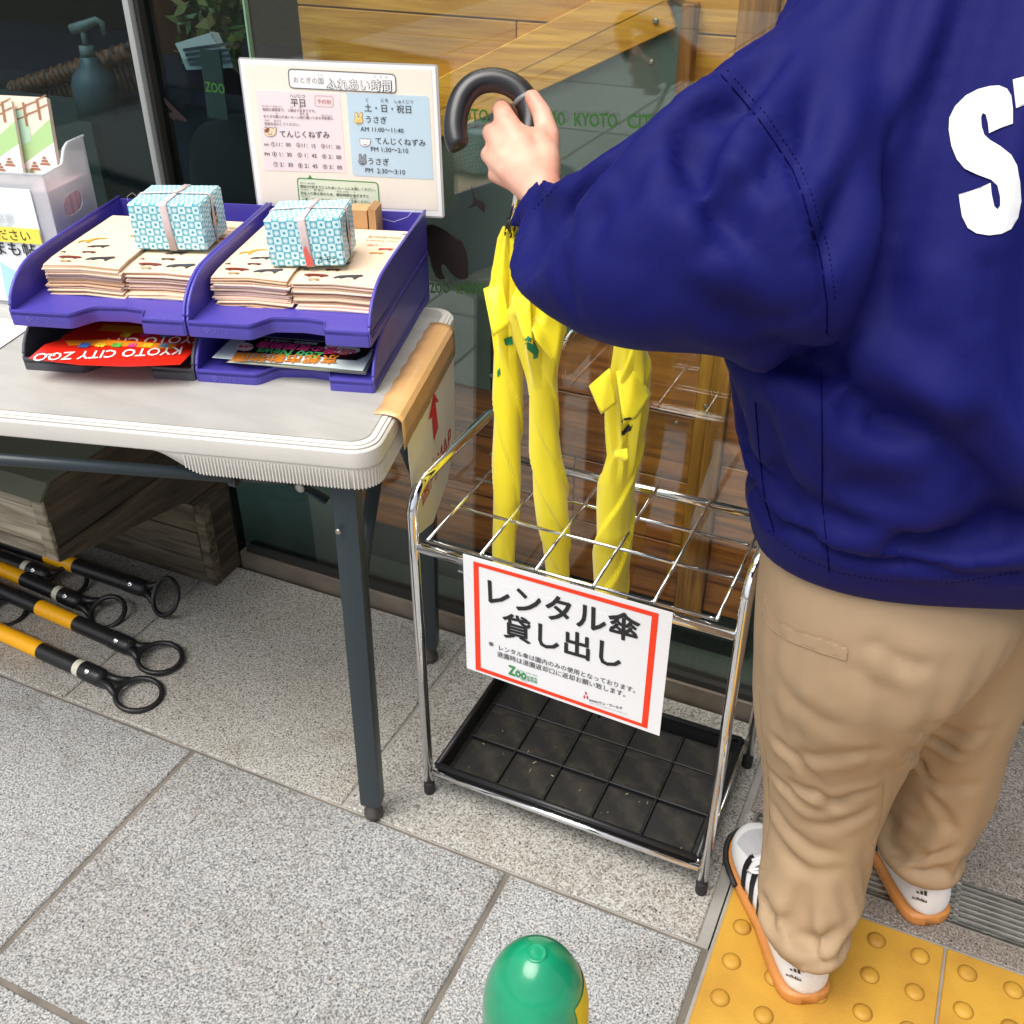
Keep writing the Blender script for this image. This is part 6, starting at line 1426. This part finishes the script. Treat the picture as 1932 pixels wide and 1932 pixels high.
chain(b, [(st(.66, .96, 1.19), .06), (st(.80, .98, 1.12), .055), (st(.86, 1.05, .93), .042), (st(.80, 1.17, .93), .038), (st(.73, 1.28, .955), .026)])
for q in ([(st(.41, .93, .72), .085), (st(.40, .95, .42), .055), (st(.395, .90, .10), .038), (st(.39, .92, .06), .036)], [(st(.57, .96, .72), .085), (st(.60, 1.0, .42), .055), (st(.61, .99, .10), .038), (st(.605, 1.0, .06), .036)]): chain(b, q)
# left hand closed round the hook handle
P_ = at_d
wr = (P_(1022, 360, 1.142), .0235)
pal = MB()
for q in ([wr, (P_(985, 290, 1.178), .019), (P_(953, 226, 1.196), .0135)], [wr, (P_(965, 300, 1.182), .019), (P_(936, 258, 1.203), .0135)], [wr, (P_(960, 312, 1.184), .018), (P_(929, 293, 1.208), .0130)], [wr, (P_(975, 335, 1.180), .017), (P_(940, 328, 1.206), .0118)],
          [(P_(1024, 345, 1.15), .020), (P_(1026, 300, 1.176), .0195), (P_(1020, 262, 1.192), .0155)], [(P_(1005, 320, 1.170), .020), (P_(990, 262, 1.188), .015)], [(P_(1024, 300, 1.180), .014), (P_(970, 245, 1.192), .012)]): chain(b, q)
FG = [[(P_(953, 224, 1.196), .0128), (P_(946, 205, 1.238), .0112), (P_(974, 222, 1.268), .0098), (P_(1003, 244, 1.262), .0088)],
      [(P_(936, 258, 1.203), .0128), (P_(926, 250, 1.246), .0112), (P_(958, 262, 1.272), .0098), (P_(993, 275, 1.262), .0088)],
      [(P_(929, 293, 1.208), .0122), (P_(922, 292, 1.248), .0105), (P_(952, 298, 1.272), .0095), (P_(984, 304, 1.262), .0085)],
      [(P_(940, 328, 1.206), .0110), (P_(934, 330, 1.240), .0095), (P_(958, 330, 1.262), .0085), (P_(980, 332, 1.256), .0076)]]
for q in FG: chain(b, q)
chain(b, [(P_(1028, 290, 1.182), .0170), (P_(1034, 258, 1.196), .0142), (P_(1022, 214, 1.206), .0118), (P_(1004, 184, 1.210), .0098)])
# right hand, relaxed, in front of the body
rw = st(.73, 1.28, .955)
for i in range(4):
    k_ = rw+_n*.075+_r*(-.03+.02*i)+ZV*(.004); chain(b, [(rw, .021), (k_, .011), (k_+_n*.032+ZV*-.014, .0095), (k_+_n*.042+ZV*-.036, .0085), (k_+_n*.034+ZV*-.054, .0075)])
chain(b, [(rw+_n*.01, .02), (rw+_n*.035-_r*.042, .0125), (rw+_n*.062-_r*.050-ZV*.012, .0105), (rw+_n*.085-_r*.046-ZV*.022, .0085)])
bd = b.build('body', skin, per, recalc=False); remesh(bd, .0034, 4, .5)
# knuckle creases on the visible hand
creases(bd, [([(958, 214), (970, 226)], .0012, .004, .5), ([(1012, 212), (1028, 208)], .0008, .003, .5), ([(1008, 200), (1020, 196)], .0006, .0025, .5), ([(1005, 250), (1010, 262), (1020, 272)], .002, .005, .5), ([(950, 270), (935, 276)], .0014, .005, .5), ([(950, 308), (934, 312)], .0014, .005, .5)], O_)
tn = P_(1000, 178, 1.203)
m = MB(); m.tube([P_(1012, 186, 1.2135), P_(1004, 176, 1.2125)], [.0050, .0045], 12, flat=.4); m.build('thumb_nail', nailm, per)
for s_ in (-1, 1):
    m = MB(); cap(m, hd+_r*.030*s_+_n*.083+ZV*.012, hd+_r*.030*s_+_n*.0831+ZV*.012, .0125, .0125); m.build('eye', mat('eye_white', (.8, .8, .8), .2), per)
    m = MB(); cap(m, hd+_r*.030*s_+_n*.0925+ZV*.012, hd+_r*.030*s_+_n*.0926+ZV*.012, .006, .006); m.build('iris', ink, per)
    m = MB(); m.tube([hd+_r*.016*s_+_n*.095+ZV*.034, hd+_r*.030*s_+_n*.094+ZV*.038, hd+_r*.046*s_+_n*.084+ZV*.034], .0028, 8); m.build('eyebrow', hairm, per)
m = MB(); m.tube([hd+_r*-.022+_n*.086-ZV*.056, hd+_n*.096-ZV*.054, hd+_r*.022+_n*.086-ZV*.056], [.003, .005, .003], 10); m.build('lips', mat('lips', (.5, .18, .15), .4), per)
m = MB(); m.loft([[hd+_r*(a_*math.cos(x))+_n*(b_*math.sin(x)-.018)+ZV*z for x in [2*math.pi*i/28 for i in range(28)]] for a_, b_, z in [(.060, .060, -.105), (.082, .080, -.06), (.088, .086, -.01), (.090, .094, .05), (.080, .090, .092), (.055, .066, .122), (.02, .024, .134)]]); m.build('hair', hairm, per)

# ---- shoes
def shoe(heel, toe, label_part, mirror=1, nm='shoe'):
    heel = Vector(heel); toe = Vector(toe); e = (toe-heel); Lh = e.length; e.normalize(); sd_ = Vector((-e.y, e.x, 0))*mirror   # sd_: lateral (outer) side
    t = empty(nm, heel, label_part); t.parent = per; t.location = heel-O_; t['_o'] = tuple(heel)
    U = [0, .006, .022, .045, .08, .16, .28, .42, .56, .70, .82, .91, .97, 1.0]
    HL = [.007, .016, .0245, .0300, .0335, .036, .036, .036, .041, .046, .046, .040, .028, .012]      # half width outer
    HM = [.007, .016, .0245, .0295, .0325, .033, .030, .030, .036, .043, .045, .040, .028, .012]
    HT = [.050, .064, .074, .080, .086, .088, .084, .088, .082, .066, .054, .048, .042, .034]
    def outline(z, grow=0, zt=None):
        pass
    # sole
    rings = []
    for u, a_, b2 in zip(U, HL, HM):
        c = heel+e*(u*Lh); up = .010*max(0, (u-.8)/.2)**2; g = .004
        ht_ = .017-.003*(u > .5); rings.append([c+sd_*(a_+g-.002)+ZV*(.001+up), c+sd_*(a_+g)+ZV*(.004+up), c+sd_*(a_+g)+ZV*(ht_+up), c+sd_*(a_+g-.003)+ZV*(ht_+.0025+up), c-sd_*(b2+g-.003)+ZV*(ht_+.0025+up), c-sd_*(b2+g)+ZV*(ht_+up), c-sd_*(b2+g)+ZV*(.004+up), c-sd_*(b2+g-.002)+ZV*(.001+up)])
    so_ = MB().loft(rings).build('sole', gum, t)
    rings = []
    for u, a_, b2, h in zip(U, HL, HM, HT):
        c = heel+e*(u*Lh*.985+.003); up = .008*max(0, (u-.8)/.2)**2; R_ = []
        for i in range(20):
            x = math.pi*i/19; cs, sn = math.cos(x), math.sin(x); w_ = a_ if cs > 0 else b2
            R_.append(c+sd_*w_*math.copysign(abs(cs)**.75, cs)+ZV*(.018+up+(h-.018)*abs(sn)**.7))
        rings.append(R_)
    up_ = MB().loft(rings).build('upper', shoe_w, t); s_ = up_.modifiers.new('s', 'SUBSURF'); s_.levels = s_.render_levels = 1
    # mesh toe panel, three dark stripes outside, laces, dark toe rim
    def surf(u, ang, lift=.0012):
        k = np.interp(u, U, range(len(U))); i = min(int(k), len(U)-2); f_ = k-i
        a_, b2, h = [X[i]*(1-f_)+X[i+1]*f_ for X in (HL, HM, HT)]; c = heel+e*(u*Lh*.985+.003); up = .008*max(0, (u-.8)/.2)**2
        cs, sn = math.cos(ang), math.sin(ang); w_ = (a_ if cs > 0 else b2)+lift
        return c+sd_*w_*math.copysign(abs(cs)**.75, cs)+ZV*(.018+up+(h-.018+lift)*abs(sn)**.7)
    for k in range(3):
        u0 = .40+.095*k; rows = []
        for j in range(7): an = R(4+62*j/6); uu = u0+.10*(j/6); rows.append([surf(uu, an), surf(uu+.048, an)])
        MB().loft(rows, cap=False, closed=False).build('stripe', ink, t, recalc=False)
    rows = [[surf(.86+.11*math.sin(math.pi*j/8)*.6, R(40+100*j/8), .001), surf(.72, R(55+70*j/8), .001)] for j in range(9)]; MB().loft(rows, cap=False, closed=False).build('toe_panel', shoe_m, t, recalc=False)
    m = MB()
    for k in range(5):
        u0 = .50+.045*k; m.tube([surf(u0, R(58), .002), surf(u0+.01, R(90), .005), surf(u0+.0, R(122), .002)], .0024, 8)
    m.tube([surf(.52, R(85), .006), surf(.56, R(50), .012), surf(.62, R(38), .006), surf(.58, R(60), .008)], .0022, 8); m.build('laces', paper_w, t)
    m = MB(); P = [surf(u, R(0), .0062) for u in (.66, .75, .82, .88, .93, .97, 1.0)]+[surf(u, R(180), .0062) for u in (1.0, .97, .93, .88, .82)]; m.tube([p+ZV*-.002 for p in P], .0045, 8); m.build('toe_rim', black_rub, t)
    # heel mark: three slanted bars over a word
    hp = heel-e*.0; q = Plane(heel+sd_*0, -e)
    ax = (sd_*mirror)*(1); base = surf(.045, R(45), .0022); 
    right = (surf(.0, R(90), .002)-surf(.10, R(0), .002)); right = Vector((right.x, right.y, 0)).normalized(); 
    cm_ = surf(.03, R(40), .0028); out = (cm_-(heel+e*.05)); out = Vector((out.x, out.y, 0)).normalized(); rt = ZV.cross(out)
    m = MB(); vs, fs = text_poly('adidas', .03); kx = .021/max(v[0] for v in vs)
    m.add([cm_+rt*(v[0]*kx-.0105)+ZV*(v[1]*kx-.012)+out*.0022 for v in vs], fs)
    for k in range(3): x0 = -.006+.005*k; hh = .004+.0028*k; m.add([cm_+rt*a2+ZV*b3+out*.0016 for a2, b3 in [(x0, .0012), (x0+.0036, .0012), (x0+.0036-.002, .0012+hh), (x0-.002, .0012+hh)]], [(0, 1, 2, 3)])
    m.build('heel_mark', ink, t)
    return t
shoe((.112, -.140, 0), (-.030, .100, .0), 'left white shoe with gum sole on the tactile paving', 1)
shoe((.250, .058, 0), (.098, .290, .0), 'right white shoe with gum sole beside the drain', 1)
